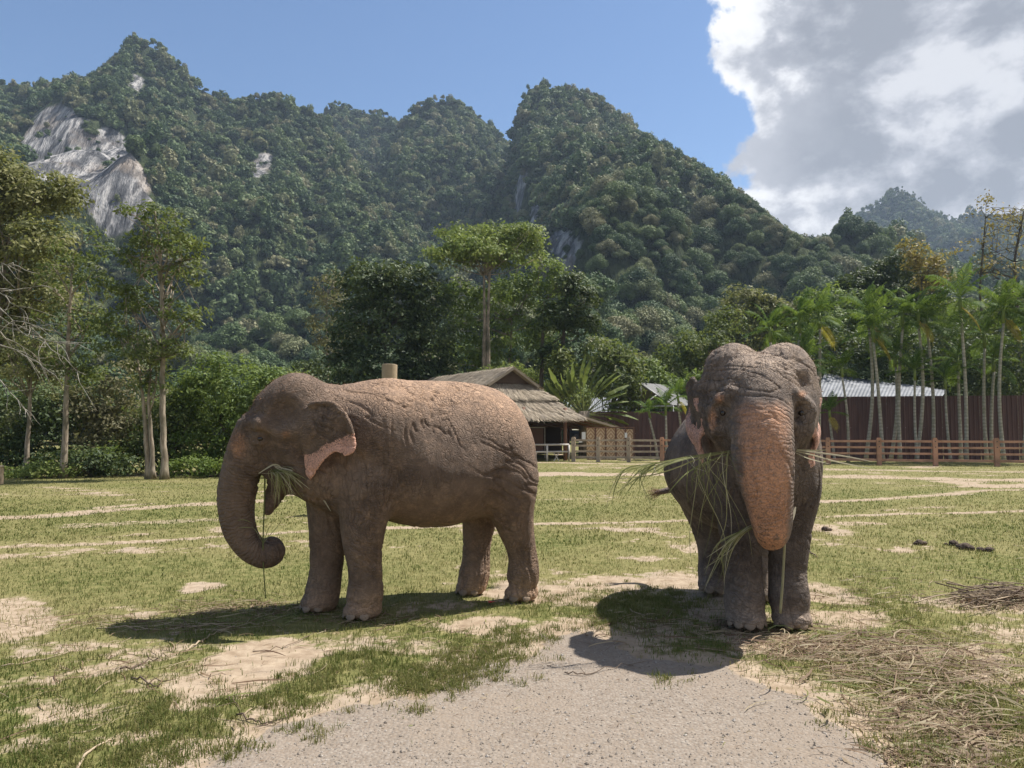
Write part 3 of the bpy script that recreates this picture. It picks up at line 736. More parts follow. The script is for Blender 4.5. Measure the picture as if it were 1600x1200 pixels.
def bare_tree(name, label, Y, trunk, tips, seed, r0=.07):
    rng = np.random.default_rng(seed); b0 = at(trunk[0][0], 670, Y); b0[2] = 0
    root = thing(name, label, 'tree', b0, 0, GL); mt = MB()
    P = np.array([at(px, py, Y) for px, py in trunk]); P[0, 2] = -.05; ti = np.linspace(0, 1, 14)
    Q = np.stack([np.interp(ti, np.linspace(0, 1, len(P)), P[:, i]) for i in range(3)], -1)
    mt.tube(Q - b0, np.linspace(r0, r0 * .4, 14), 7); link('trunk', mt.mesh('trunk', [BARK['white']], True), root)
    for q, (px, py, j) in enumerate(tips):
        mt = MB(); a = Q[j]; tip = at(px, py, Y + rng.uniform(-1.5, 1.0)); path = limb_path(a, tip, rng, 8, .07)
        mt.tube(path - b0, np.linspace(r0 * .38, .007, 8), 5)
        for w_ in range(7):
            k_ = rng.integers(2, 8); e = path[k_] + (tip - a) * rng.uniform(.15, .4) + rng.normal(0, .30, 3) + np.array([0, 0, -.12]); p2 = limb_path(path[k_], e, rng, 5, .08); mt.tube(p2 - b0, np.linspace(.011, .004, 5), 4)
        link('branch', mt.mesh('branch', [BARK['white']], True), root)
    return root
bare_tree('bare_tree', 'leafless grey tree reaching thin bare branches over the shrubs', 22.0, [(-40, 745), (-36, 640), (-30, 540), (-20, 470), (-10, 420)],
          [(75, 440, 11), (110, 540, 9), (95, 600, 7), (60, 560, 8), (40, 640, 6), (120, 580, 8), (30, 480, 11), (60, 510, 10), (20, 410, 13)], 410)

def bush(name, label, group, lobes, Y, leaf, lm, seed, clump=.4, per=36, dens=1.5, cat='shrub', stems=6, aspect=.5):
    rng = np.random.default_rng(seed); s = Y / FPX
    px0 = np.mean([q[0] for q in lobes]); b0 = at(px0, 670, Y); b0[2] = 0
    L3 = []
    for px, py, rx, ry in lobes:
        L3.append((at(px, py, Y + rng.uniform(-.4, .4) * rx * s), (rx * s, rx * s * .75, ry * s)))
    V, F, R, tips = crown(L3, leaf, lm, seed, clump, per, dens, .45, aspect)
    V[:, 2] = np.maximum(V[:, 2], .01)
    root = thing(name, label, cat, b0, 0, group); mt = MB()
    for q in range(stems):
        tip = tips[rng.integers(len(tips))]; a = b0 + np.array([rng.normal(0, .25), rng.normal(0, .2), -.03]); p = limb_path(a, tip, rng, 6, .15); mt.tube(p - b0, np.linspace(.05, .01, 6), 5)
    link('stem', mt.mesh('stem', [BARK['dark']], True), root)
    link('crown' if cat == 'tree' else 'foliage', make_mesh('foliage', V - b0, F, [LM[lm]], False, {'rnd': R}), root)
    return root
GS = 'shrubs along the left edge of the meadow'
bush('shrub', 'dense bright green creeper covered thicket next to the brown elephant', GS, [(330, 620, 50, 60), (385, 610, 60, 55), (430, 640, 55, 65), (340, 690, 60, 58), (400, 690, 65, 60), (300, 700, 40, 50), (460, 690, 60, 60), (300, 610, 26, 30)], 29, .085, 'bright', 421, .42, 44, 1.5, stems=10)
bush('shrub', 'tall dusty yellow green thicket behind the slim trunks', GS, [(150, 640, 55, 60), (190, 600, 40, 45), (165, 690, 60, 50), (215, 660, 34, 45), (115, 650, 40, 60)], 29.5, .085, 'dusty', 422, .42, 38, 1.3, stems=8)
bush('shrub', 'dark leafy shrub at the foot of the broad olive tree', GS, [(15, 670, 45, 60), (60, 690, 45, 50), (20, 720, 50, 34), (75, 640, 34, 50), (-30, 680, 40, 70)], 28.5, .085, 'dark', 423, .42, 44, 1.5, stems=8)
bush('shrub', 'green shrub behind the tall slender trunk', GS, [(250, 660, 40, 55), (285, 650, 30, 45), (240, 705, 45, 40), (205, 715, 40, 32)], 28.6, .085, 'mid', 424, .42, 40, 1.4, stems=8)
bush('shrub', 'low dark shrub in the shade between the slim trunks', GS, [(130, 722, 45, 24), (180, 726, 40, 20), (80, 728, 40, 20)], 27.0, .075, 'dark', 425, .36, 40, 1.4, stems=5)
bush('shrub', 'low fresh green weeds at the foot of the creeper thicket', GS, [(300, 730, 34, 16), (345, 732, 34, 14), (275, 733, 20, 12), (400, 732, 40, 14)], 26.4, .06, 'bright', 426, .28, 40, 1.5, stems=4)
bush('shrub', 'low grassy weeds round the first slim trunk', GS, [(60, 735, 30, 12), (20, 738, 34, 10), (110, 737, 26, 10)], 26.0, .06, 'lime', 427, .26, 36, 1.4, stems=4)

# ---- banana-like plants: every blade its own leaf
def blade_leaf(name, L, W, droop, mat, n=9, fold=.25):
    t = np.linspace(0, 1, n); wv = W * np.sin(np.clip(t * .93 + .07, 0, 1) * math.pi) ** .7
    x = L * t * (1 - .15 * droop * t); z = L * (.15 * t - droop * t * t * .6)
    V = np.stack([np.stack([x, -wv, z + wv * fold], -1), np.stack([x, 0 * t, z], -1), np.stack([x, wv, z + wv * fold], -1)], 1).reshape(-1, 3)
    i = np.arange(n - 1)[:, None] * 3; F = np.concatenate([i + np.array([0, 1, 4, 3]), i + np.array([1, 2, 5, 4])])
    return make_mesh(name, V, F, [mat], True, {'rnd': np.tile([.35, .7, .5], n)})
BL = [blade_leaf('leaf', 1.5, .17, d, LM['bright']) for d in (.2, .6, 1.1)]
def blade_plant(name, label, group, px, py, n, hgt, scale, seed, Y=None):
    rng = np.random.default_rng(seed); b0 = ground(px, py) if Y is None else at(px, 670, Y); b0[2] = 0
    root = thing(name, label, 'plant', b0, 0, group); mb = MB(); mb.tube(np.array([[0, 0, -.03], [0, 0, hgt * .5], [.03, 0, hgt]]), [.07, .06, .03], 7); link('stem', mb.mesh('stem', [LM['mid']], True), root)
    for q in range(n):
        o = link('leaf', BL[rng.integers(3)], root, (0, 0, hgt * rng.uniform(.55, 1.0)), (0, -rng.uniform(.3, 1.2), q * 2.4 + rng.uniform(-.3, .3)), scale * rng.uniform(.7, 1.15))
    return root
for q, (px, py, n, h, s) in enumerate(((140, 741, 9, .7, .75), (168, 742, 8, .6, .65), (152, 743, 7, .45, .6), (195, 741, 7, .5, .55), (400, 738, 7, .5, .6))):
    blade_plant('banana_plant', 'broad leaved banana plant at the foot of the thicket behind slim trunks' if q < 4 else 'small broad leaved plant under the bright creeper thicket', 'banana plants', px, py, n, h, s, 440 + q)

# ---- trees behind the hut
GC = 'trees behind the thatched hut'
build_tree('round_tree', 'dense dark round tree behind the elephant and the log post', GC, [[(606, 700), (604, 600), (600, 520)]], [(570, 450, 48, 42), (625, 445, 50, 40), (668, 470, 40, 45), (560, 510, 45, 50), (620, 520, 60, 55), (670, 540, 45, 50), (545, 570, 34, 40), (600, 580, 60, 40), (660, 590, 55, 30)], 50, .15, 'dark', 'dark', 451, .28, .62, 40, 1.5, .4, 16)
build_tree('umbrella_tree', 'light green umbrella shaped tree with twin pale trunks', GC, [[(755, 700), (756, 600), (757, 500), (756, 430)], [(764, 700), (763, 600), (762, 500), (766, 420)]],
           [(760, 372, 78, 26), (715, 388, 48, 24), (805, 378, 50, 26), (690, 402, 30, 18), (835, 395, 28, 22), (760, 398, 60, 20), (830, 365, 22, 18)], 52, .14, 'lime', 'pale', 452, .22, .55, 30, 1.15, .2, 44)
build_tree('leafy_tree', 'soft green leafy tree under the umbrella shaped crown', GC, [[(790, 700), (795, 600), (800, 500)]], [(720, 470, 45, 34), (790, 460, 55, 34), (840, 430, 42, 34), (860, 470, 34, 34), (725, 520, 42, 36), (800, 520, 50, 44), (700, 560, 30, 34), (850, 530, 30, 44), (760, 560, 34, 34)], 56, .15, 'bright', 'pale', 453, .20, .6, 34, 1.0, .3, 20)
build_tree('vine_tree', 'dark slender tree with vine wrapped trunk behind the hut', GC, [[(846, 700), (846, 600), (848, 520), (850, 470)], [(872, 700), (876, 600), (882, 500), (886, 440)]], [(886, 450, 22, 22), (880, 490, 12, 40), (910, 470, 30, 24), (860, 500, 34, 30), (915, 510, 26, 26), (870, 560, 34, 28), (895, 440, 24, 14)], 51, .14, 'dark', 'dark', 454, .20, .5, 34, 1.2, .3, 14)
bush('shrub', 'light green shrub behind the hut ridge', 'shrubs behind the hut', [(800, 590, 40, 22), (850, 600, 45, 30), (760, 590, 26, 12), (890, 620, 34, 30)], 52, .13, 'lime', 455, .5, 34, 1.3)
bush('shrub', 'dark understorey shrub between hut and round tree', 'shrubs behind the hut', [(540, 610, 50, 34), (620, 620, 60, 34), (700, 610, 50, 26), (480, 610, 45, 50), (740, 620, 40, 20)], 53, .14, 'dark', 456, .55, 36, 1.3)
bush('shrub', 'broad pale leaved shrub around the fan palm', 'shrubs behind the hut', [(960, 590, 36, 45), (985, 570, 20, 30), (880, 590, 26, 45), (940, 555, 34, 30), (975, 620, 26, 34)], 49, .20, 'mid', 457, .5, 24, 1.3, aspect=.35)
build_tree('pale_tree', 'thin yellow grey tree on the slope beside the round dark tree', GC, [[(512, 640), (512, 560), (510, 480)]], [(512, 455, 26, 34), (500, 500, 24, 30), (528, 490, 22, 34), (515, 540, 26, 26)], 62, .14, 'dusty', 'pale', 458, .14, .5, 24, .7)

# fan palm (traveller's palm): a flat fan of paddle leaves on long stalks
def paddle(name, L, W, mat):
    b = MB(); b.tube(np.array([[0, 0, 0], [L * .3, 0, 0], [L * .55, 0, 0]]), [.05, .03, .02], 5, a=.9)
    n = 10; t = np.linspace(0, 1, n); wv = W * np.sin((t * .9 + .07) * math.pi) ** .55; rag = 1 + .25 * np.sin(t * 40)
    x = L * (.5 + .5 * t); z = -L * .16 * t ** 2
    V = np.stack([np.stack([x, -wv * rag, z - wv * .35], -1), np.stack([x, 0 * t, z], -1), np.stack([x, wv * rag, z - wv * .35], -1)], 1).reshape(-1, 3)
    i = np.arange(n - 1)[:, None] * 3; b.add(V, np.concatenate([i + np.array([0, 1, 4, 3]), i + np.array([1, 2, 5, 4])]), a=np.tile([.3, .75, .5], n))
    return b.mesh(name, [mat], False)
PAD = [paddle('leaf', 3.3, .34, LM['mid']), paddle('leaf', 3.1, .30, LM['lime'])]
b0 = at(912, 670, 45.5); b0[2] = 0
fan = thing('fan_palm', 'fan shaped palm with long leaf stalks behind the hut', 'palm', b0)
mb = MB(); mb.tube(np.array([[0, 0, -.05], [0, 0, 1.0], [0.05, 0, 2.0], [0, 0, 2.7]]), [.34, .30, .31, .36], 10); link('trunk', mb.mesh('trunk', [BARK['pale']], True), fan)
rng = np.random.default_rng(460)
for q, ang in enumerate(np.linspace(-12, 192, 23)):
    a = math.radians(ang + rng.uniform(-3, 3))
    link('leaf', PAD[q % 2], fan, (0, rng.uniform(-.12, .12), 2.45), Matrix.Rotation(rng.uniform(-.12, .12) + .15, 3, 'Z').to_4x4().to_3x3().to_euler() if False else (rng.uniform(-.3, .3), -a, .18), rng.uniform(.85, 1.1))

# ---- right-hand background
GR = 'trees behind the areca palms'
for name, label, tr, lobes, Y, lf, lm, sd in (
    ('round_tree', 'dark green tree left of the palm row beyond the shed', [(1085, 700), (1085, 600)], [(1060, 560, 36, 34), (1100, 540, 40, 34), (1040, 600, 34, 34), (1090, 600, 46, 36), (1130, 510, 34, 30)], 58, .15, 'mid', 471),
    ('round_tree', 'dull green rounded tree above the first palms', [(1175, 700), (1175, 560)], [(1165, 480, 40, 32), (1205, 490, 40, 30), (1180, 530, 60, 40), (1240, 500, 34, 26), (1140, 560, 40, 40)], 64, .17, 'olive', 472),
    ('round_tree', 'bright green leafy tree showing between palm crowns', [(1300, 700), (1300, 560)], [(1290, 470, 46, 26), (1340, 480, 40, 26), (1300, 520, 70, 40), (1250, 540, 40, 40), (1370, 530, 50, 40)], 60, .16, 'bright', 473),
    ('round_tree', 'dark bushy tree standing over the middle palms', [(1395, 700), (1395, 540)], [(1370, 440, 40, 30), (1405, 420, 36, 26), (1440, 450, 40, 34), (1390, 480, 60, 36), (1340, 440, 34, 18)], 66, .17, 'dark', 474),
    ('round_tree', 'mid green tree behind the tallest palms', [(1540, 700), (1540, 560)], [(1500, 500, 50, 40), (1560, 490, 50, 44), (1610, 500, 45, 45), (1530, 560, 70, 44), (1600, 570, 50, 40), (1470, 560, 50, 44)], 58, .15, 'mid', 475)):
    build_tree(name, label, GR, [tr], lobes, Y, lf, lm, 'dark', sd, .22, .6, 36, 1.25, .35, 14)
build_tree('sparse_tree', 'sparse ochre leaved tree rising above the palms', GR, [[(1545, 700), (1540, 560), (1530, 450), (1540, 340)], [(1600, 640), (1590, 500), (1585, 400), (1600, 330)]], [(1545, 345, 40, 34), (1525, 390, 34, 26), (1580, 370, 36, 34), (1560, 420, 50, 20), (1600, 330, 26, 22), (1540, 310, 18, 16), (1495, 390, 18, 16)], 54, .12, 'yellow', 'dark', 476, .14, .55, 11, .55, .2, 40)
build_tree('sparse_tree', 'yellowing leafy tree rising left of the sparse ochre tree', GR, [[(1450, 700), (1448, 560), (1440, 440)]], [(1430, 390, 26, 20), (1450, 410, 30, 20), (1470, 430, 26, 20), (1425, 412, 18, 14), (1445, 440, 30, 16)], 56, .14, 'yellow', 'dark', 477, .16, .5, 22, .9, .2, 20)
bush('shrub', 'green hedge like shrub row behind the brown wall', 'shrubs behind the wall', [(1300, 560, 60, 50), (1400, 555, 60, 55), (1500, 560, 60, 55), (1590, 565, 60, 50), (1230, 580, 50, 44), (1350, 600, 60, 30), (1450, 600, 60, 30), (1550, 600, 60, 30)], 50, .13, 'dark', 478, .55, 34, 1.2, stems=10)
bush('shrub', 'green shrub over the left end of the brown wall', 'shrubs behind the wall', [(1020, 600, 30, 28), (1060, 620, 34, 26), (1100, 610, 40, 36), (1010, 575, 18, 16)], 53, .14, 'bright', 479, .5, 34, 1.3)

# ---- areca palms
def frond(name, L, elev, mat, seed, n=21, wl=.54):
    """a pinnate frond: arching midrib and two rows of leaflets, pointing along +X"""
    rng = np.random.default_rng(seed); b = MB(); t = np.linspace(0, 1, n); S = n - 1
    a = elev - t ** 2.0 * (.62 + .22 * (elev > .3)); ds = L / S
    x = np.concatenate([[0], np.cumsum(np.cos(a[:-1]) * ds)]); z = np.concatenate([[0], np.cumsum(np.sin(a[:-1]) * ds)])
    b.tube(np.stack([x, 0 * x, z], -1)[::3], np.linspace(.022, .005, len(x[::3])), 4, False, a=.8)
    for i in range(3, n):
        ll = wl * math.sin(min(1, t[i] * 1.05 + .12) * math.pi) ** .6 * rng.uniform(.85, 1.1) + .06
        for s in (-1, 1):
            fw = .55 + .5 * t[i]
            d = np.array([math.cos(a[i]) * fw, s * (1.1 - .4 * t[i]), math.sin(a[i]) * fw + .25]); d /= np.linalg.norm(d)
            p = np.array([x[i], 0, z[i]]); m = p + d * ll * .55; e = p + d * ll + np.array([0, 0, -.45 * ll]); wv = np.array([math.cos(a[i]), 0, math.sin(a[i])]) * .034
            b.add([p - wv * .6, p + wv * .6, m + wv, m - wv, e], [[0, 1, 2, 3]], [[3, 2, 4]], a=float(np.clip(rng.normal(.5, .18), 0, 1)))
    return b.mesh(name, [mat], False)
PALM_M = leaf_material('leaf_palm', (.020, .052, .011), (.060, .122, .022), (.20, .27, .055), .36, .6, .1)
PALM_Y = leaf_material('leaf_palm_yellow', (.20, .16, .02), (.34, .26, .035), (.42, .33, .08), .4)
FR = {e: [frond('frond', L, math.radians(e), PALM_M, 480 + q + e) for q, L in enumerate((1.6, 1.85))] for e in (82, 64, 45, 24, 0, -28)}
FRY = [frond('frond', 1.6, math.radians(-50), PALM_Y, 499), frond('frond', 1.7, math.radians(-62), PALM_M, 498)]
m_ptr, k = material('palm_trunk'); pos = k.n('ShaderNodeTexCoord').outputs['Object']; sp_ = k.n('ShaderNodeSeparateXYZ', {0: pos})
rg = k.math('POWER', k.math('ABSOLUTE', k.math('SINE', k.math('MULTIPLY', sp_.outputs[2], 18.0))), .4); nn_ = k.noise(pos, 6.0, 5.0)
finish(k, k.mix(k.smooth(nn_, .35, .7), k.mix(rg, (.16, .14, .11), (.42, .38, .31)), (.25, .24, .17)), .85, rg, .5, .02)
m_shaft, k = material('palm_crownshaft'); finish(k, k.mix(k.noise(None, 4.0), (.10, .15, .03), (.20, .24, .06)), .45)
def palm(px, Y, pyc, seed, label, scale=1.0, yellow=0, lean=0, nf=11, r=.085):
    rng = np.random.default_rng(seed); b0 = at(px, 670, Y); b0[2] = 0
    top = at(px + lean, pyc, Y) - b0; h = top[2]
    root = thing('areca_palm', label, 'palm', b0, 0, 'areca palms behind the rail fence')
    t = np.linspace(0, 1, 12)[:, None]; P = t * np.array([top[0], 0, h]) + np.sin(t * math.pi) * np.array([rng.normal(0, .16), rng.normal(0, .10), 0]); P[0, 2] = -.05
    sh = .75 * scale; mb = MB(); rr = np.linspace(r * 1.15, r * .72, 12); rr[0] *= 1.25; mb.tube(P * np.array([1, 1, max(0.2, (h - sh) / h)]), rr, 9); link('trunk', mb.mesh('trunk', [m_ptr], True), root)
    mb = MB(); mb.tube(np.array([[P[-1][0] * (h - sh) / h, 0, h - sh - .03], [top[0], 0, h - sh * .4], [top[0], 0, h + .05]]), [r * .95, r * 1.0, r * .5], 9); link('crownshaft', mb.mesh('crownshaft', [m_shaft], True), root)
    el = [82, 64, 64, 64, 45, 45, 24, 24, 0, 0, -28, -28][:nf]
    for q, e in enumerate(el):
        link('frond', FR[e][rng.integers(2)], root, (top[0], 0, h - .03 - .012 * q), (0, rng.normal(0, .12), q * 2.4 + rng.uniform(-.35, .35)), scale * rng.uniform(.85, 1.15))
    for q in range(yellow):
        tag(link('frond', FRY[q % 2], root, (top[0], 0, h - sh * .6), (0, 0, rng.uniform(-1.2, .4) if q == 0 else rng.uniform(0, 6.28)), scale), 'old yellow drooping frond' if q % 2 == 0 else None)
    return root
G0 = 'slender areca palm with pale ringed trunk in front of the brown metal wall'
PALMS = [(1203, 40.5, 512, 1.0, 0, G0), (1243, 40.0, 498, 1.0, 0, G0), (1277, 40.5, 490, 1.05, 1, G0), (1324, 38.8, 572, .72, 0, 'short areca palm whose crown ends below the shed roof ridge'), (1303, 38.4, 640, .62, 1, 'stunted areca palm with a yellow frond touching the rail fence'),
         (1351, 39.3, 490, 1.0, 1, G0), (1378, 38.6, 512, 1.0, 1, G0), (1405, 39.0, 488, .95, 0, G0), (1430, 38.8, 486, 1.0, 1, G0), (1432, 38.3, 575, .8, 0, 'low areca palm with half grown trunk between taller palms'), (1456, 39.2, 500, 1.0, 0, G0), (1484, 38.4, 590, .75, 0, 'low areca palm with half grown trunk between taller palms'),
         (1508, 38.2, 462, 1.15, 2, 'tallest areca palm with a bright yellow frond hanging down its trunk'), (1500, 39.4, 560, .85, 0, G0), (1540, 39.0, 520, 1.0, 0, G0), (1262, 39.2, 560, .9, 0, 'half grown areca palm whose crown fills the gap under taller crowns'), (1390, 39.6, 552, .95, 0, 'half grown areca palm whose crown fills the gap under taller crowns'), (1548, 39.2, 560, .9, 0, 'half grown areca palm whose crown fills the gap under taller crowns'), (1567, 37.9, 480, 1.05, 1, G0), (1598, 37.7, 470, 1.15, 1, G0), (1622, 38.3, 500, 1.0, 0, G0), (1655, 37.6, 480, 1.0, 0, G0), (1040, 41.2, 632, .75, 0, 'small areca palm by the left end of the brown wall'), (1027, 41.8, 640, .6, 0, 'small areca palm by the left end of the brown wall'), (1072, 42.0, 615, .7, 1, 'small areca palm by the left end of the brown wall')]
for q, (px, Y, pyc, sc, yl, lb) in enumerate(PALMS):
    palm(px, Y, pyc, 500 + q, lb, sc, yl, RNG.uniform(-14, 9), 12 if sc > .8 else 10, .088 if sc > .8 else .068)
# ------------------------------------------------------------------ hut, sheds, walls, fences
def wood_material(name, c0, c1, rough=.75):
    m, k = material(name); pos = k.n('ShaderNodeTexCoord').outputs['Object']
    n = k.noise(k.mapping(pos, scale=(1.2, 9, 9)), 4.0, 5.0, .6); n2 = k.noise(pos, 2.0, 3.0)
    finish(k, k.mix(k.math('MULTIPLY', k.smooth(n2, .4, .7), .5), k.mix(n, c0, c1), (.13, .09, .06)), rough, n, .4, .01)
    return m
M_RAIL = wood_material('wood_rail', (.40, .20, .12), (.56, .32, .21)); M_GREYW = wood_material('wood_weathered', (.30, .23, .16), (.50, .41, .31)); M_POSTW = wood_material('wood_post', (.14, .07, .045), (.24, .12, .08)); M_LOG = wood_material('wood_log', (.30, .22, .14), (.48, .38, .26)); M_PIPE = wood_material('pale_pole', (.46, .42, .38), (.62, .58, .54))
m_bolt, k = material('bolt'); finish(k, (.06, .05, .045), .5)
m_thatch, k = material('thatch'); r = k.attr('rnd'); pos = k.n('ShaderNodeTexCoord').outputs['Object']
finish(k, k.mix(k.math('MULTIPLY', k.smooth(k.noise(pos, 1.3, 4.0), .4, .7), .5), k.ramp(r, [(0, (.19, .155, .115)), (.5, (.36, .30, .225)), (1, (.56, .48, .37))]), (.24, .21, .18)), .95, spec=.1)
m_bamboo, k = material('woven_bamboo'); pos = k.n('ShaderNodeTexCoord').outputs['Object']; s3 = k.n('ShaderNodeSeparateXYZ', {0: pos})
dx_ = k.math('MULTIPLY', k.math('ABSOLUTE', s3.outputs[0]), 3.4); dz_ = k.math('MULTIPLY', k.math('ABSOLUTE', k.math('SUBTRACT', k.math('FRACT', k.math('MULTIPLY', s3.outputs[2], 1.2)), .5)), 2.4)
dia = k.math('FRACT', k.math('MULTIPLY', k.math('ADD', dx_, dz_), 1.8)); wv_ = k.n('ShaderNodeTexChecker', {'Vector': pos, 'Scale': 28.0}).outputs[1]
finish(k, k.mix(k.math('MULTIPLY', wv_, .3), k.mix(k.math('GREATER_THAN', dia, .5), (.62, .46, .30), (.36, .21, .12)), (.45, .32, .2)), .7, wv_, .3, .01)
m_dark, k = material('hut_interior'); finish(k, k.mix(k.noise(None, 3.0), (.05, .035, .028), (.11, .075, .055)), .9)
m_paper, k = material('paper'); finish(k, (.72, .71, .68), .7)
m_black, k = material('black_sign'); finish(k, (.02, .02, .02), .6)
m_tin, k = material('grey_tin_roof'); pos = k.n('ShaderNodeTexCoord').outputs['Object']; nz_ = k.noise(k.mapping(pos, scale=(1, 1, 1)), 1.2, 5.0)
finish(k, k.mix(k.smooth(nz_, .35, .7), (.105, .115, .13), (.19, .20, .22)), .65, k.noise(pos, 8.0), .2, .02, .5)
m_tarp, k = material('grey_tarp'); finish(k, k.mix(k.noise(None, 2.0, 4.0), (.13, .13, .13), (.22, .22, .215)), .8)
m_brown, k = material('brown_sheet_metal'); pos = k.n('ShaderNodeTexCoord').outputs['Object']
nz_ = k.noise(k.mapping(pos, scale=(3, 3, .4)), 1.2, 5.0); finish(k, k.mix(k.smooth(nz_, .35, .7), (.085, .042, .038), (.135, .070, .062)), .5, spec=.4)
m_steel, k = material('steel_tube'); finish(k, (.42, .42, .42), .4)

def beam(mb, a, b, w, h, a_=.5):
    """a squared beam from a to b (w across, h high)"""
    a = np.asarray(a, float); b = np.asarray(b, float); d = b - a; L = np.linalg.norm(d); d /= L
    s = np.cross(d, [0, 0, 1.0]); s = np.array([1.0, 0, 0]) if np.linalg.norm(s) < 1e-3 else s / np.linalg.norm(s); u = np.cross(s, d)
    mb.box((a + b) / 2, (L, w, h), np.stack([d, s, u], 1), a_)

# ---- thatched hut
hY = 40.0; hb = np.array([0.0, hY, 0.0]); fa = np.array([.5, -.866, 0]); lb = np.array([.866, .5, 0]); UPV = np.array([0, 0, 1.0])
def hp(f, l, z): return hb + fa * f + lb * l + UPV * z
hut = thing('thatched_hut', 'open sided hut with tiered thatched roof and woven bamboo panels', 'hut', hb)
def thatch_plane(name, A, B, C, D, n, seed, over=.22, length=.55):
    """roof face: A,B ridge side, C,D eave side (C below B, D below A); slab plus strands in courses"""
    A, B, C, D = [np.asarray(q, float) - hb for q in (A, B, C, D)]
    nrm = np.cross(B - A, D - A); nrm /= np.linalg.norm(nrm); nrm = nrm if nrm[2] > 0 else -nrm
    mb = MB(); q = np.array([A, B, C, D]); t = .12
    mb.add(np.concatenate([q, q - nrm * t]), [[0, 1, 2, 3], [7, 6, 5, 4], [0, 4, 5, 1], [1, 5, 6, 2], [2, 6, 7, 3], [3, 7, 4, 0]], a=.25)
    link('roof_slab', mb.mesh('roof_slab', [m_thatch]), hut)
    rng = np.random.default_rng(seed); courses = max(3, int(np.linalg.norm(D - A) / .3))
    u = rng.random(n); v = np.clip((rng.integers(0, courses, n) + rng.normal(.0, .12, n)) / (courses - 1), 0, 1); v[: n // 4] = rng.uniform(.93, 1.0, n // 4)
    top = A + (B - A) * u[:, None]; bot = D + (C - D) * u[:, None]; dn = bot - top; dn /= np.linalg.norm(dn, axis=1)[:, None]
    P = top + (bot - top) * v[:, None] + nrm * rng.uniform(.01, .07, (n, 1))
    L = length * rng.uniform(.5, 1.1, n); sd = np.cross(dn, nrm); sd = sd * .016 * rng.uniform(.6, 1.5, (n, 1))
    dd = dn + rng.normal(0, .09, (n, 3)) + nrm * rng.normal(0.03, .05, (n, 1)); E_ = P + dd * L[:, None]
    past = np.clip(v - .85, 0, 1)[:, None] * L[:, None] * np.array([0, 0, -1.2]); E_ = E_ + past
    E_ = np.where((v > .9)[:, None], P + (E_ - P) * .62, E_)
    V = np.stack([P - sd, P + sd, E_ + sd * .6, E_ - sd * .6], 1).reshape(-1, 3)
    rn = np.clip(.5 + .25 * (vnoise(P * 1.5, seed) - .5) + rng.normal(0, .22, n), 0, 1)
    o = link('thatch', make_mesh('thatch', V, np.arange(4 * n).reshape(-1, 4), [m_thatch], False, {'rnd': np.repeat(rn, 4)}), hut); o['kind'] = 'stuff'
BK = -10.4
z1, z1e, w1 = 4.88, 3.90, 1.55
for s in (1, -1): thatch_plane('a', hp(.25, 0, z1), hp(BK, 0, z1), hp(BK, w1 * s, z1e), hp(.25, w1 * s, z1e), 2600, 600 + s)
z2t, z2e, w2, f2 = 4.0, 3.32, 2.25, .55
thatch_plane('b', hp(-.30, -1.15, z2t), hp(-.30, 1.15, z2t), hp(f2, w2, z2e), hp(f2, -w2, z2e), 1800, 603)
for s in (1, -1): thatch_plane('c', hp(-.30, 1.15 * s, z2t), hp(BK, 1.15 * s, z2t), hp(BK, w2 * s, z2e), hp(f2, w2 * s, z2e), 2200, 604 + s)
z3t, z3e, w3, f3 = 3.42, 2.24, 3.32, 1.65
thatch_plane('d', hp(.1, -1.9, z3t), hp(.1, 1.9, z3t), hp(f3, w3, z3e), hp(f3, -w3, z3e), 3400, 607)
for s in (1, -1): thatch_plane('e', hp(.1, 1.9 * s, z3t), hp(BK, 1.9 * s, z3t), hp(BK, w3 * s, z3e), hp(f3, w3 * s, z3e), 2600, 609 + s)
thatch_plane('f', hp(.4, 3.1, 2.62), hp(BK, 3.1, 2.62), hp(BK, 7.5, 1.74), hp(-.6, 7.5, 1.74), 2600, 613, length=.4)
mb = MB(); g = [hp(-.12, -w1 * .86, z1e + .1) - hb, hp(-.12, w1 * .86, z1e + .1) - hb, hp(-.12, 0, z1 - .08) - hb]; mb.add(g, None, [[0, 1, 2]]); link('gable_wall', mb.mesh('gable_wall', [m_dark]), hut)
for f, l in ((1.15, 2.55), (1.15, -2.55), (1.15, 0), (-3.5, 2.9), (-3.5, -2.9), (-7, 2.9), (-7, -2.9), (-10, 2.9), (-10, -2.9)):
    mb = MB(); p = hp(f, l, 0) - hb; mb.tube(np.array([p - UPV * .05, p + UPV * 2.75]), [.11, .10], 8); link('post', mb.mesh('post', [M_POSTW], True), hut)
for f, l, zz in ((-1.2, 6.6, 1.75), (-4.5, 6.6, 1.75), (-8, 6.6, 1.75)):
    mb = MB(); p = hp(f, l, 0) - hb; mb.tube(np.array([p - UPV * .05, p + UPV * zz]), [.08, .07], 8); link('post', mb.mesh('post', [M_POSTW], True), hut)
for a, b in (((1.15, -2.7), (1.15, 2.7)), ((1.15, 2.6), (-10, 2.6)), ((1.15, -2.6), (-10, -2.6))):
    mb = MB(); beam(mb, hp(*a, 2.42) - hb, hp(*b, 2.42) - hb, .14, .16); link('beam', mb.mesh('beam', [M_POSTW]), hut)
for q in range(9):   # rafters under the lean-to
    mb = MB(); f = -.9 - q * 1.1; beam(mb, hp(f, 3.1, 2.46) - hb, hp(f, 7.4, 1.60) - hb, .06, .10); link('rafter', mb.mesh('rafter', [M_POSTW]), hut)
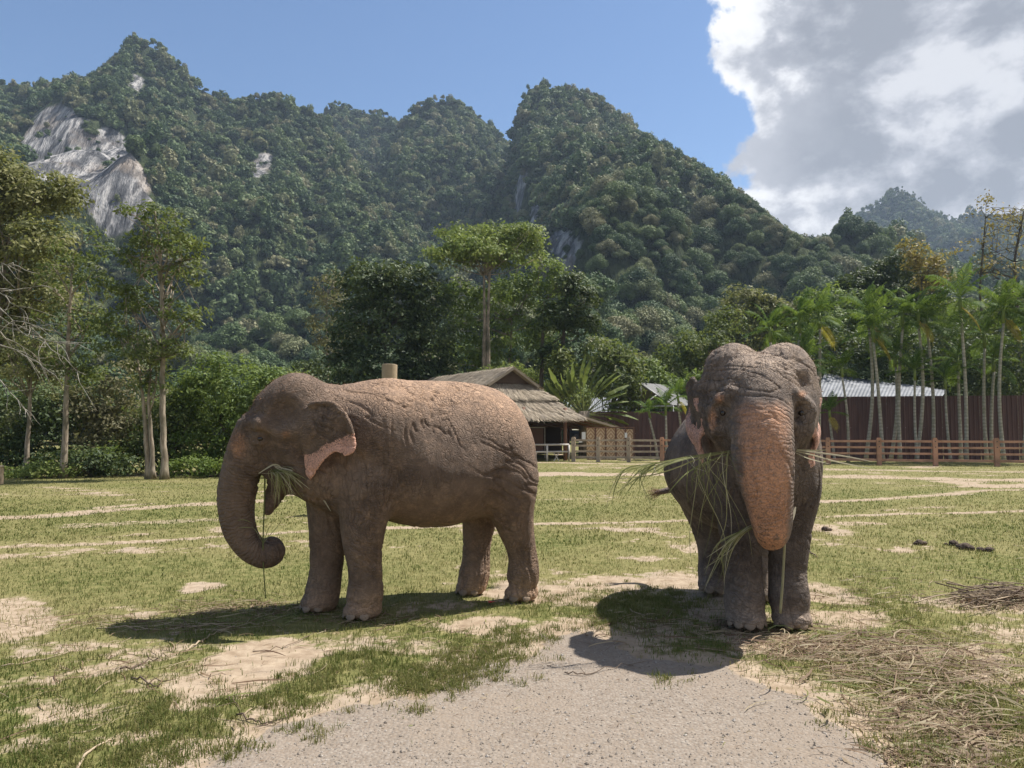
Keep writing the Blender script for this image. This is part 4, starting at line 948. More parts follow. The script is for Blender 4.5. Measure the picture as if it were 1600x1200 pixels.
# back wall, counter boards, notices
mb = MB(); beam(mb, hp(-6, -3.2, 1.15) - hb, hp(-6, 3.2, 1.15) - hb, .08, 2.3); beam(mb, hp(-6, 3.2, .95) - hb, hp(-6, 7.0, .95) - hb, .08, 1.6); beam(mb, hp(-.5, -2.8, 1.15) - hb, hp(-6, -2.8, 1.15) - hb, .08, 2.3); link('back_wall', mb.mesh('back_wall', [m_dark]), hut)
mb = MB(); beam(mb, hp(-2.2, -1.6, 1.05) - hb, hp(-2.2, 3.3, 1.05) - hb, .05, 1.25); link('partition', mb.mesh('partition', [wood_material('reddish_boards', (.13, .065, .05), (.23, .13, .10))]), hut)
mb = MB(); beam(mb, hp(-2.16, -1.6, 1.72) - hb, hp(-2.16, 3.4, 1.72) - hb, .07, .05); link('partition_rail', mb.mesh('partition_rail', [M_PIPE]), hut)
for l in (1.3, 3.38):
    mb = MB(); p = hp(-2.14, l, 0) - hb; beam(mb, p, p + UPV * 1.7, .05, .05); link('partition_post', mb.mesh('partition_post', [M_PIPE]), hut)
def board(name, px, py, w, h, Y, mat, parent, base):
    p = at(px, py, Y); mb = MB(); mb.box(p - base, (w, .03, h)); return link(name, mb.mesh(name, [mat]), parent)
board('notice', 900, 682, .22, .26, 40.2, m_black, hut, hb); board('notice', 907, 689, .18, .16, 40.2, m_paper, hut, hb); board('notice', 912, 681, .20, .40, 40.25, m_paper, hut, hb)
# woven panels along the right-hand side, each framed
PAN = [(916, 930), (931, 946), (947, 962), (963, 977), (978, 990)]
for q, (xa, xb) in enumerate(PAN):
    a = at(xa, 670, 41.3 + .1 * q); b = at(xb, 670, 41.4 + .1 * q); c = (a + b) / 2; c[2] = 0
    mb = MB(); beam(mb, np.array([-(b - a)[0] / 2 + .02, 0, .84]), np.array([(b - a)[0] / 2 - .02, .05, .84]), .03, 1.58 if q > 2 else 1.7); o = link('bamboo_panel', mb.mesh('bamboo_panel', [m_bamboo]), hut, c - hb)
    mb = MB(); beam(mb, np.array([(b - a)[0] / 2, 0, 0]), np.array([(b - a)[0] / 2, 0, 1.72]), .06, .06); beam(mb, np.array([-(b - a)[0] / 2 - .02, -.03, 1.72]), np.array([(b - a)[0] / 2 + .04, -.03, 1.72]), .07, .06); link('panel_frame', mb.mesh('panel_frame', [M_POSTW]), hut, c - hb)
board('notice', 978, 680, .13, .27, 41.2, m_paper, hut, hb)

# ---- pole rail in front of the hut
r0 = ground(640, 723); r1 = ground(889, 720.5); pr_ = thing('pole_railing', 'low pale pole railing in front of the thatched hut', 'railing', ((r0 + r1) / 2)); rb = np.array(pr_.location)
n = 7; PP = [r0 + (r1 - r0) * q / n for q in range(n + 1)]
for q, p in enumerate(PP):
    mb = MB(); mb.tube(np.array([p - UPV * .05, p + UPV * .84]) - rb, .055, 7); link('post', mb.mesh('post', [M_PIPE], True), pr_)
for zz in (.84, .48):
    for q in range(n):
        mb = MB(); mb.tube(np.array([PP[q], PP[q + 1]]) + UPV * zz - rb, .05, 7); link('rail', mb.mesh('rail', [M_PIPE], True), pr_)
for q in range(n):
    for s in (0, 1):
        a, b = PP[q] + (PP[q + 1] - PP[q]) * (.30 if s else .55), PP[q] + (PP[q + 1] - PP[q]) * (.55 if s else .30); mb = MB(); beam(mb, a + UPV * .0 + np.array([0, .05 * s, 0]) - rb, b + UPV * .44 + np.array([0, .05 * s, 0]) - rb, .045, .045); link('brace', mb.mesh('brace', [M_PIPE]), pr_)

# ---- wooden rail fence
FP = [896, 934.5, 982, 1034, 1090, 1152, 1220, 1293, 1372.5, 1460, 1556, 1662, 1778]
FA = ground(896, 721); FB = ground(1556, 728.5); fd = FB - FA
def fence_pt(px):
    d = ray(px, 670); nrm = np.array([-fd[1], fd[0], 0]); t = np.dot(FA - CAMP, nrm) / np.dot(d, nrm); p = CAMP + d * t; p[2] = 0; return p
FPP = [fence_pt(px) for px in FP]
fence = thing('rail_fence', 'long reddish wooden four rail fence across the back of the meadow', 'fence', FPP[7]); fb_ = FPP[7]; fu = fd / np.linalg.norm(fd); fnrm = np.array([fu[1], -fu[0], 0])
RF = np.stack([fu, np.array([-fu[1], fu[0], 0]), UPV], 1)
for q, p in enumerate(FPP):
    mw = M_RAIL if q > 2 else M_GREYW; h = 1.22
    mb = MB(); mb.box(p - fb_ + UPV * (h / 2 - .05), (.19, .19, h + .05), RF); mb.box(p - fb_ + UPV * (h - .015), (.15, .15, .07), RF); o = link('post', mb.mesh('post', [mw]), fence)
    for zz in (1.08, .83):
        mb = MB(); c = p - fb_ + UPV * zz + fnrm * .098; mb.tube(np.array([c, c + fnrm * .012]), .026, 8); link('bolt', mb.mesh('bolt', [m_bolt]), o)
for q in range(len(FPP) - 1):
    a, b = FPP[q] - fb_, FPP[q + 1] - fb_; mw = M_RAIL if q > 2 else M_GREYW
    for zz, hh in ((1.08, .10), (.80, .09), (.52, .09), (.22, .11)):
        mb = MB(); beam(mb, a + fu * .10 + UPV * (zz + RNG.normal(0, .006)), b - fu * .10 + UPV * (zz + RNG.normal(0, .006)), .06, hh); link('rail', mb.mesh('rail', [mw]), fence)

# ---- brown corrugated wall, panel by panel
def corrugated(w, h, ribs=4):
    x = []; y = []
    for q in range(ribs):
        x0 = w * q / ribs; s = w / ribs
        x += [x0, x0 + s * .58, x0 + s * .68, x0 + s * .9]; y += [0, 0, -.035, -.035]
    x.append(w); y.append(0); x = np.array(x); y = np.array(y); n = len(x)
    V = np.concatenate([np.stack([x, y, 0 * x], -1), np.stack([x, y, 0 * x + h], -1)]); i = np.arange(n - 1)[:, None]
    return make_mesh('panel', V, np.concatenate([i + np.array([0, 1, n + 1, n])]), [m_brown])
def metal_wall(label, pa, pb, h, w=.92):
    pa = np.array(pa); pb = np.array(pb); d = pb - pa; L = np.linalg.norm(d); root = thing('metal_wall', label, 'wall', pa, math.atan2(d[1], d[0])); me = corrugated(w - .012, h)
    for q in range(int(L / w)): link('panel', me, root, (q * w, RNG.normal(0, .004), -.02))
    mb = MB(); mb.box((L / 2, .06, h * .5), (L, .04, .06)); mb.box((L / 2, .06, h - .1), (L, .04, .06)); link('batten', mb.mesh('batten', [m_steel]), root)
def flat(px, Y): p = at(px, 670, Y); p[2] = 0; return p
metal_wall('long tall brown corrugated metal wall behind the areca palms', flat(1085, 43.2), flat(1720, 39.6), 3.42)
metal_wall('lower brown corrugated metal wall beside the bamboo panels', flat(922, 47.5), flat(1110, 46.0), 2.72)

# ---- sheds behind the walls
def roof_sheets(root, base, A, B, C, D, n, mat, name='roof_sheet', t=.03):
    A, B, C, D = [np.asarray(q, float) - base for q in (A, B, C, D)]
    nrm = np.cross(B - A, D - A); nrm /= np.linalg.norm(nrm); nrm = nrm if nrm[2] > 0 else -nrm
    for q in range(n):
        u0, u1 = q / n + .002, (q + 1) / n + .004; quad = np.array([A + (B - A) * u0, A + (B - A) * u1, D + (C - D) * u1, D + (C - D) * u0]) + nrm * (.02 * (q % 2))
        m = 5; V = []
        for w_ in np.linspace(0, 1, m * 2 + 1):
            o = nrm * (.03 if round(w_ * m * 2) % 2 else 0); V += [quad[0] + (quad[1] - quad[0]) * w_ + o, quad[3] + (quad[2] - quad[3]) * w_ + o]
        i = np.arange(m * 2)[:, None] * 2; link(name, make_mesh(name, np.array(V), i + np.array([0, 1, 3, 2]), [mat]), root)
def shed_body(root, base, corners, h, mat):
    mb = MB(); P = [np.array([c[0], c[1], 0]) - base for c in corners]
    for a, b in zip(P, P[1:] + P[:1]): beam(mb, a + UPV * h / 2, b + UPV * h / 2, .08, h)
    link('wall', mb.mesh('wall', [mat]), root)
b0 = flat(1370, 46); sh = thing('tin_shed', 'long shed with grey tin roof rising above the brown wall', 'shed', b0)
e0, e1 = at(1270, 623, 43.9), at(1472, 619, 42.6); g0_, g1_ = at(1288, 584, 49.5), at(1478, 609.5, 47.5)
roof_sheets(sh, b0, g0_, g1_, e1, e0, 7, m_tin); roof_sheets(sh, b0, g0_, g1_, g1_ + np.array([0, 5, -1.5]), g0_ + np.array([0, 5, -1.5]), 7, m_tin)
shed_body(sh, b0, [e0 + [.3, .3, 0], e1 + [-.3, .3, 0], g1_ + [-.3, 4.5, 0], g0_ + [.3, 4.5, 0]], 3.0, m_brown)
b0 = flat(945, 53); sh = thing('tin_shed', 'low shed with pale blue grey tin roof beside the fan palm', 'shed', b0)
e0, e1 = at(918, 646, 50), at(1000, 645, 50); g0_, g1_ = at(924, 621, 55), at(995, 623, 55)
roof_sheets(sh, b0, g0_, g1_, e1, e0, 5, m_tin); shed_body(sh, b0, [e0 + [.2, .2, 0], e1 + [-.2, .2, 0], g1_ + [-.2, 0, 0], g0_ + [.2, 0, 0]], 2.3, m_brown)
# open gabled shelter
b0 = flat(1030, 51); sh = thing('open_shelter', 'open gabled shelter of steel tubes under a grey sheet roof', 'shelter', b0)
ap, el_, er = at(1001, 598, 49), at(950, 635, 49), at(1052, 633, 49); dv_ = np.array([4.6, 6.0, 0])
roof_sheets(sh, b0, ap, ap + dv_, er + dv_, er, 4, m_tarp); roof_sheets(sh, b0, ap, ap + dv_, el_ + dv_, el_, 4, m_tarp)
for a, b in ((ap, el_), (ap, er), (el_, er), (ap, (el_ + er) / 2), ((ap + er) / 2, (el_ + er) / 2), ((ap + el_) / 2, (el_ + er) / 2), (el_, el_ * [1, 1, 0]), (er, er * [1, 1, 0]), (ap + dv_, el_ + dv_), (el_ + dv_, (el_ + dv_) * [1, 1, 0]), (er + dv_, (er + dv_) * [1, 1, 0]), (er + dv_, ap + dv_)):
    mb = MB(); mb.tube(np.array([a, b]) - b0 - UPV * .05, .045, 6); link('tube', mb.mesh('tube', [m_steel], True), sh)

# ---- log post behind the elephant, small post at the left edge
def log_post(label, px, Y, ztop, r, seed):
    b0 = flat(px, Y); root = thing('log_post', label, 'post', b0); mb = MB(); rng = np.random.default_rng(seed); n = 10
    P = np.stack([rng.normal(0, .006, n), rng.normal(0, .006, n), np.linspace(-.05, ztop, n)], -1); mb.tube(P, r * (1 + rng.normal(0, .02, n)), 16, False); link('shaft', mb.mesh('shaft', [M_LOG], True), root)
    mb = MB(); mb.tube(np.array([[0, 0, ztop - .02], [0, 0, ztop + .004], [0, 0, ztop + .01]]), [r * .985, r * .97, r * .8], 16); link('cut_top', mb.mesh('cut_top', [wood_material('log_end', (.45, .36, .24), (.58, .48, .34))]), root)
log_post('thick upright log rising behind the back of the brown elephant', 607.5, 15.5, at(607, 570, 15.5)[2], .155, 640)
log_post('short pale post at the edge of the shrubs', 1, 23.3, at(1, 728, 23.3)[2], .13, 641)
# ------------------------------------------------------------------ elephants: sculpted as smooth distance fields
class Sculpt:
    def __init__(self, lo, hi, h):
        self.h = h; self.lo = np.asarray(lo, float)
        self.n = np.ceil((np.asarray(hi) - self.lo) / h).astype(int) + 1
        self.D = np.full(self.n, 9.0, np.float32)
        self.ax = [self.lo[i] + np.arange(self.n[i]) * h for i in range(3)]
    def _sub(self, lo, hi):
        a = np.clip(np.floor((np.asarray(lo) - self.lo) / self.h).astype(int), 0, self.n - 1)
        b = np.clip(np.ceil((np.asarray(hi) - self.lo) / self.h).astype(int) + 1, 1, self.n)
        sl = tuple(slice(a[i], b[i]) for i in range(3))
        X, Y, Z = np.meshgrid(*[self.ax[i][sl[i]].astype(np.float32) for i in range(3)], indexing='ij', copy=False)
        return sl, X, Y, Z
    def union(self, sl, d, k):
        a = self.D[sl]
        if k <= 0: self.D[sl] = np.minimum(a, d); return
        hh = np.clip(0.5 + 0.5 * (a - d) / k, 0, 1)
        self.D[sl] = a * (1 - hh) + d * hh - k * hh * (1 - hh)
    def cut(self, sl, d, k):
        a = self.D[sl]
        hh = np.clip(0.5 - 0.5 * (a + d) / k, 0, 1)
        self.D[sl] = a * (1 - hh) - d * hh + k * hh * (1 - hh)
    def ell(self, c, r, R=None, k=0.12, cut=False):
        """ellipsoid; rows of R are its axes"""
        c = np.asarray(c, float); r = np.asarray(r, float); R = np.eye(3) if R is None else np.asarray(R)
        m = np.abs(R).T @ r + k + 0.05
        sl, X, Y, Z = self._sub(c - m, c + m)
        q = [(R[i][0] * (X - c[0]) + R[i][1] * (Y - c[1]) + R[i][2] * (Z - c[2])) / r[i] for i in range(3)]
        k0 = np.sqrt(q[0] ** 2 + q[1] ** 2 + q[2] ** 2) + 1e-6
        k1 = np.sqrt((q[0] / r[0]) ** 2 + (q[1] / r[1]) ** 2 + (q[2] / r[2]) ** 2) + 1e-6
        d = k0 * (k0 - 1.0) / k1
        (self.cut if cut else self.union)(sl, d.astype(np.float32), k)
    def cone(self, a, ra, b, rb, k=0.08, cut=False):
        a = np.asarray(a, float); b = np.asarray(b, float)
        m = max(ra, rb) + k + 0.05
        sl, X, Y, Z = self._sub(np.minimum(a, b) - m, np.maximum(a, b) + m)
        ab = b - a; L2 = ab @ ab
        t = np.clip(((X - a[0]) * ab[0] + (Y - a[1]) * ab[1] + (Z - a[2]) * ab[2]) / L2, 0, 1)
        d = np.sqrt((X - a[0] - t * ab[0]) ** 2 + (Y - a[1] - t * ab[1]) ** 2 + (Z - a[2] - t * ab[2]) ** 2) - (ra + (rb - ra) * t)
        (self.cut if cut else self.union)(sl, d.astype(np.float32), k)
    def chain(self, pts, k=0.08, first_k=None):
        """pts: list of (position, radius); a Catmull-Rom refined chain of cones"""
        P = np.array([p for p, r in pts]); r = np.array([r for p, r in pts])
        Q, rr = refine(P, r)
        for i in range(len(Q) - 1):
            self.cone(Q[i], rr[i], Q[i + 1], rr[i + 1], k if i else (first_k or k))
        return Q, rr
    def sheet(self, o, U, V, W, poly, bend, t, k):
        """a thin bent sheet: outline poly in (u,v) metres, bend(u,v) its offset along W"""
        o, U, V, W = [np.asarray(q, float) for q in (o, U, V, W)]
        poly = np.asarray(poly, float)
        cs = np.array([o + U * p[0] + V * p[1] + W * s for p in poly for s in (-0.22, 0.22)])
        sl, X, Y, Z = self._sub(cs.min(0) - 0.05, cs.max(0) + 0.05)
        u = (X - o[0]) * U[0] + (Y - o[1]) * U[1] + (Z - o[2]) * U[2]
        v = (X - o[0]) * V[0] + (Y - o[1]) * V[1] + (Z - o[2]) * V[2]
        wv = (X - o[0]) * W[0] + (Y - o[1]) * W[1] + (Z - o[2]) * W[2]
        e = poly_sd(u, v, poly) + t; q = np.abs(wv - bend(u, v)) * 0.92
        d = np.where(e > 0, np.sqrt(np.maximum(e, 0) ** 2 + q ** 2), q) - t
        self.union(sl, d.astype(np.float32), k)
    def surface(self):
        """naive surface nets"""
        D = self.D; nx, ny, nz = D.shape
        S = D < 0
        c = S[:-1, :-1, :-1].astype(np.int8)
        for dx, dy, dz in ((1,0,0),(0,1,0),(0,0,1),(1,1,0),(1,0,1),(0,1,1),(1,1,1)):
            c = c + S[dx:nx-1+dx, dy:ny-1+dy, dz:nz-1+dz]
        act = (c > 0) & (c < 8)
        I = np.argwhere(act); vid = np.full(act.shape, -1, np.int64); vid[act] = np.arange(len(I))
        acc = np.zeros((len(I), 3)); cnt = np.zeros(len(I))
        off = [(a, b, e) for a in (0, 1) for b in (0, 1) for e in (0, 1)]
        for p in off:
            for axis in range(3):
                if p[axis]: continue
                q = list(p); q[axis] = 1
                va = D[I[:,0]+p[0], I[:,1]+p[1], I[:,2]+p[2]].astype(float); vb = D[I[:,0]+q[0], I[:,1]+q[1], I[:,2]+q[2]].astype(float)
                m = (va < 0) != (vb < 0)
                t = np.where(m, va / np.where(np.abs(va - vb) < 1e-9, 1, va - vb), 0)
                pt = np.tile(np.array(p, float), (len(I), 1)); pt[:, axis] += t
                acc[m] += pt[m]; cnt[m] += 1
        V = self.lo + (I + acc / cnt[:, None]) * self.h
        Fs = []
        for axis in range(3):
            a, b = [(1, 2), (2, 0), (0, 1)][axis]
            s0 = [slice(None)] * 3; s1 = [slice(None)] * 3
            s0[axis] = slice(0, -1); s1[axis] = slice(1, None)
            for e in (a, b):
                s0[e] = slice(1, -1); s1[e] = slice(1, -1)
            A = S[tuple(s0)]; B = S[tuple(s1)]
            for flip, M in ((0, A & ~B), (1, B & ~A)):
                G = np.argwhere(M)
                if not len(G): continue
                G[:, a] += 1; G[:, b] += 1
                def cell(da, db):
                    H = G.copy(); H[:, a] -= da; H[:, b] -= db
                    return vid[H[:, 0], H[:, 1], H[:, 2]]
                q = np.stack([cell(1, 1), cell(0, 1), cell(0, 0), cell(1, 0)], -1)
                Fs.append(q[:, ::-1] if flip else q)
        F = np.concatenate(Fs); F = F[(F >= 0).all(1)]
        # a few relaxation steps
        E = np.concatenate([F[:, [0, 1]], F[:, [1, 2]], F[:, [2, 3]], F[:, [3, 0]]])
        for lam in (0.5, 0.4):
            s = np.zeros_like(V); n = np.zeros(len(V))
            for i in range(3): s[:, i] = np.bincount(E[:, 0], V[E[:, 1], i], len(V)) + np.bincount(E[:, 1], V[E[:, 0], i], len(V))
            n = np.bincount(E[:, 0], minlength=len(V)) + np.bincount(E[:, 1], minlength=len(V))
            V = V + lam * (s / np.maximum(n, 1)[:, None] - V)
        return V, F

def refine(P, r, n=4):
    P = np.asarray(P, float); r = np.asarray(r, float)
    Q = np.concatenate([[2 * P[0] - P[1]], P, [2 * P[-1] - P[-2]]]); q = np.concatenate([[2 * r[0] - r[1]], r, [2 * r[-1] - r[-2]]])
    A = np.concatenate([Q, q[:, None]], 1); out = []
    for i in range(1, len(A) - 2):
        for t in np.arange(n) / n:
            p0, p1, p2, p3 = A[i-1], A[i], A[i+1], A[i+2]
            out.append(0.5 * (2*p1 + (p2-p0)*t + (2*p0-5*p1+4*p2-p3)*t*t + (3*p1-p0-3*p2+p3)*t**3))
    out.append(A[-2]); out = np.array(out)
    return out[:, :3], np.maximum(out[:, 3], 0.004)

def chain_param(V, Q):
    """arc length along the polyline of the nearest point, and distance"""
    seg = np.linalg.norm(np.diff(Q, axis=0), axis=1); s0 = np.concatenate([[0], np.cumsum(seg)])
    best = np.full(len(V), 1e9); T = np.zeros(len(V))
    for i in range(len(Q) - 1):
        ab = Q[i+1] - Q[i]
        t = np.clip((V - Q[i]) @ ab / (ab @ ab + 1e-12), 0, 1)
        d = np.linalg.norm(V - Q[i] - t[:, None] * ab, axis=1)
        m = d < best; best[m] = d[m]; T[m] = s0[i] + t[m] * seg[i]
    return T, best

def skin_material(name, base, dust, pink, dark, orange):
    m, k = material(name)
    pos = k.n('ShaderNodeTexCoord').outputs['Object']
    a_dust, a_pink, a_ring, a_rw, a_or, a_dark = [k.attr(x) for x in ('dust', 'pink', 'ring', 'ringw', 'orange', 'dark_zone')]
    n1 = k.noise(pos, 3.5, 5.0, 0.6); n2 = k.noise(pos, 16.0, 5.0, 0.65); n3 = k.noise(pos, 70.0, 3.0, 0.6)
    col = k.mix(k.smooth(n1, 0.35, 0.7), base, dark)
    col = k.mix(k.math('MULTIPLY', k.smooth(n2, 0.45, 0.75), 0.35), col, dust)
    f_d = k.math('MULTIPLY', a_dust, k.math('ADD', 0.45, k.math('MULTIPLY', k.smooth(n2, 0.3, 0.65), 0.6)), clamp=True)
    col = k.mix(f_d, col, dust)
    col = k.mix(k.math('MULTIPLY', a_dark, 0.75), col, dark)  # per-vertex mask mixes in the dark tone
    # depigmented skin: freckled edge
    sepz = k.n('ShaderNodeSeparateXYZ', {0: pos}).outputs[2]
    frk = k.n('ShaderNodeTexVoronoi', {'Vector': pos, 'Scale': 62.0}, feature='F1').outputs['Distance']
    f_or = k.math('MULTIPLY', k.smooth(k.math('ADD', a_or, k.math('MULTIPLY', k.math('SUBTRACT', n2, 0.5), 0.5)), 0.15, 0.8), 0.85)
    f_or = k.math('MULTIPLY', f_or, k.math('SUBTRACT', 1.0, k.math('MULTIPLY', k.smooth(n3, 0.5, 0.62), 0.6)))
    f_or = k.math('MULTIPLY', f_or, k.math('SUBTRACT', 1.0, k.math('MULTIPLY', k.smooth(k.noise(pos, 28.0, 3.0), 0.52, 0.66), k.math('MULTIPLY', k.smooth(sepz, 1.3, .8), .8))))
    col = k.mix(f_or, col, orange)
    edge = k.math('ADD', a_pink, k.math('MULTIPLY', k.math('SUBTRACT', n2, 0.5), 0.7))
    spots = k.math('LESS_THAN', frk, k.math('SUBTRACT', 0.58, k.math('MULTIPLY', edge, 0.36)))
    f_pk = k.math('MULTIPLY', k.smooth(edge, 0.38, 0.46), k.math('SUBTRACT', 1.0, k.math('MULTIPLY', spots, 0.85)))
    col = k.mix(f_pk, col, pink)
    # relief: hide cells, flank creases, rings on trunk and legs
    warp = k.n('ShaderNodeVectorMath', {0: pos, 1: k.n('ShaderNodeVectorMath', {0: k.n('ShaderNodeTexNoise', {'Vector': pos, 'Scale': 7.0, 'Detail': 3.0}).outputs['Color'], 'Scale': 0.16}, operation='SCALE').outputs[0]}, operation='ADD').outputs[0]
    v1 = k.n('ShaderNodeTexVoronoi', {'Vector': k.mapping(warp, scale=(.8, .8, 2.0), rot=(0.25, 0.35, 0.2)), 'Scale': 24.0}, feature='DISTANCE_TO_EDGE').outputs['Distance']
    v2 = k.n('ShaderNodeTexVoronoi', {'Vector': k.mapping(warp, scale=(1.6, 1.6, .55), rot=(0.0, -0.35, 0.3)), 'Scale': 15.0}, feature='DISTANCE_TO_EDGE').outputs['Distance']
    v3 = k.n('ShaderNodeTexVoronoi', {'Vector': warp, 'Scale': 85.0}, feature='DISTANCE_TO_EDGE').outputs['Distance']
    c1 = k.smooth(v1, 0.0, 0.16); c2 = k.smooth(v2, 0.0, 0.10); c3 = k.smooth(v3, 0.0, 0.2)
    rn = k.noise(pos, 9.0, 2.0)
    ph = k.math('ADD', k.math('MULTIPLY', a_ring, 190.0), k.math('MULTIPLY', rn, 20.0))
    rings = k.math('POWER', k.math('ADD', 0.5, k.math('MULTIPLY', k.math('SINE', ph), 0.5)), 0.6)
    rings = k.math('MULTIPLY', rings, k.smooth(k.noise(pos, 6.0, 3.0), .25, .7))
    amp1 = k.smooth(k.noise(k.mapping(pos, loc=(5, 2, 1)), 2.2, 3.0), .36, .66); amp2 = k.smooth(k.noise(k.mapping(pos, loc=(1, 7, 3)), 1.7, 3.0), .40, .68)
    body_h = k.math('ADD', k.math('ADD', k.math('MULTIPLY', k.math('MULTIPLY', c1, amp1), 0.75), k.math('MULTIPLY', k.math('MULTIPLY', c2, amp2), 0.9)), k.math('MULTIPLY', c3, 0.14))
    h = k.math('ADD', k.math('MULTIPLY', body_h, k.math('SUBTRACT', 1.0, k.math('MULTIPLY', a_rw, 0.65))), k.math('MULTIPLY', k.math('MULTIPLY', rings, a_rw), 0.8))
    h = k.math('ADD', h, k.math('MULTIPLY', n3, 0.25))
    # creases tinted towards the dark tone
    crease = k.math('MULTIPLY', k.math('SUBTRACT', 1.0, k.math('MULTIPLY', c1, c2)), 0.30)
    col = k.mix(crease, col, dark)
    finish(k, col, 0.78, h, 0.85, 0.016, 0.28)
    return m

# ---- toenail and eye meshes, shared
def nail_mesh(mat):
    u = np.linspace(0, math.pi, 9); v = np.linspace(0, math.pi, 7)
    P = []
    for b in v:
        for a in u:
            P.append([math.cos(a) * math.sin(b) * 1.0, -math.sin(a) * math.sin(b) * 0.55, math.cos(b) * 0.9 - 0.1 * math.sin(a)])
    i, j = np.meshgrid(np.arange(6), np.arange(8), indexing='ij')
    F = np.stack([i*9+j, i*9+j+1, (i+1)*9+j+1, (i+1)*9+j], -1).reshape(-1, 4)
    return make_mesh('toenail', np.array(P), F, [mat], True)

def ball_mesh(name, mat, n=14):
    P = []; 
    for i in range(n + 1):
        for j in range(2 * n):
            b = math.pi * i / n; a = math.pi * j / n
            P.append([math.sin(b) * math.cos(a), math.sin(b) * math.sin(a), math.cos(b)])
    i, j = np.meshgrid(np.arange(n), np.arange(2 * n), indexing='ij')
    F = np.stack([i*2*n+j, (i+1)*2*n+j, (i+1)*2*n+(j+1) % (2*n), i*2*n+(j+1) % (2*n)], -1).reshape(-1, 4)
    return make_mesh(name, np.array(P), F, [mat], True)

m_nail, k = material('nail'); pos = k.n('ShaderNodeTexCoord').outputs['Object']
finish(k, k.mix(k.noise(pos, 2.5, 4.0), (0.19, 0.135, 0.098), (0.33, 0.245, 0.17)), 0.6, k.noise(k.mapping(pos, scale=(6, 1, 1)), 3.0), 0.3, 0.1)
m_eye, k = material('eye'); finish(k, (0.015, 0.009, 0.006), 0.12, spec=0.6)
m_hair, k = material('hair'); finish(k, k.mix(k.attr('rnd'), (0.10, 0.05, 0.03), (0.34, 0.19, 0.10)), 0.6)
NAIL = nail_mesh(m_nail); EYE = ball_mesh('eye', m_eye)

def add_nails(root, base, foot, ang0, r, n=4, spread=1.25, size=0.050):
    """toenails round the front arc of a foot; foot in world space, ang0 the heading angle"""
    for i in range(n):
        a = ang0 + (i / (n - 1) - 0.5) * 2 * spread
        d = np.array([math.cos(a), math.sin(a)])
        o = link('toenail', NAIL, root)
        sz = size * (1.0 - 0.25 * abs(i / (n - 1) - 0.5) * 2)
        o.location = (foot[0] + d[0] * r[0] - base[0], foot[1] + d[1] * r[0] - base[1], 0.038)
        o.rotation_euler = (-0.35, 0, a + math.pi / 2)
        o.scale = (sz * 1.05, sz * 0.68, sz * 0.95)

def hair_part(root, V, N, pick, length, count, seed, droop=0.3, lean=(0, 0, 0)):
    rng = np.random.default_rng(seed)
    idx = rng.choice(np.flatnonzero(pick), count)
    L = length * rng.uniform(0.4, 1.1, count)
    d = N[idx] + rng.normal(0, 0.35, (count, 3)) + np.asarray(lean); d /= np.linalg.norm(d, axis=1)[:, None]
    p0 = V[idx] - d * 0.004; p1 = p0 + d * L[:, None] * 0.55; p2 = p0 + d * L[:, None] - np.array([0, 0, 1]) * (L * droop)[:, None]
    sd = np.cross(d, rng.normal(0, 1, (count, 3))); sd /= np.linalg.norm(sd, axis=1)[:, None] + 1e-9
    wd = 0.0011
    W = np.stack([p0 - sd * wd, p0 + sd * wd, p1 - sd * wd * .8, p1 + sd * wd * .8, p2], 1).reshape(-1, 3)
    b = np.arange(count)[:, None] * 5
    me = make_mesh('hair', W, [b + np.array([0, 1, 3, 2]), b + np.array([2, 3, 4])], [m_hair], False, {'rnd': np.repeat(rng.random(count), 5)})
    o = link('hair', me, root); o['kind'] = 'stuff'
    return o

def normals(V, F):
    n = np.cross(V[F[:, 2]] - V[F[:, 0]], V[F[:, 3]] - V[F[:, 1]]); N = np.zeros_like(V)
    for j in range(4):
        for i in range(3): N[:, i] += np.bincount(F[:, j], n[:, i], len(V))
    return N / (np.linalg.norm(N, axis=1)[:, None] + 1e-12)

VOX = 0.0125
def folds(V, seed):
    """real skin folds: soft undulation plus long narrow creases, stronger in some places"""
    Wp = V + 0.10 * np.stack([fbm(V * 4, 2, seed + 50 + i) - .5 for i in range(3)], -1)
    soft = (fbm(V * np.array([9, 9, 4]), 3, seed) - 0.5) * 0.016
    a = fbm(Wp @ np.array([[1, 0, .45], [0, 1, .2], [-.45, -.2, 1]]) * np.array([2.2, 2.2, 13]), 2, seed + 1)
    b = fbm(Wp * np.array([13, 13, 2.4]), 2, seed + 2)
    ma = sstep(fbm(V * 1.6, 2, seed + 3), .42, .62); mb_ = sstep(fbm(V * 1.6 + 9, 2, seed + 4), .45, .62)
    valley = lambda q: -np.exp(-((q - .5) / .035) ** 2)
    return soft + 0.013 * (valley(a) * ma + valley(b) * mb_)

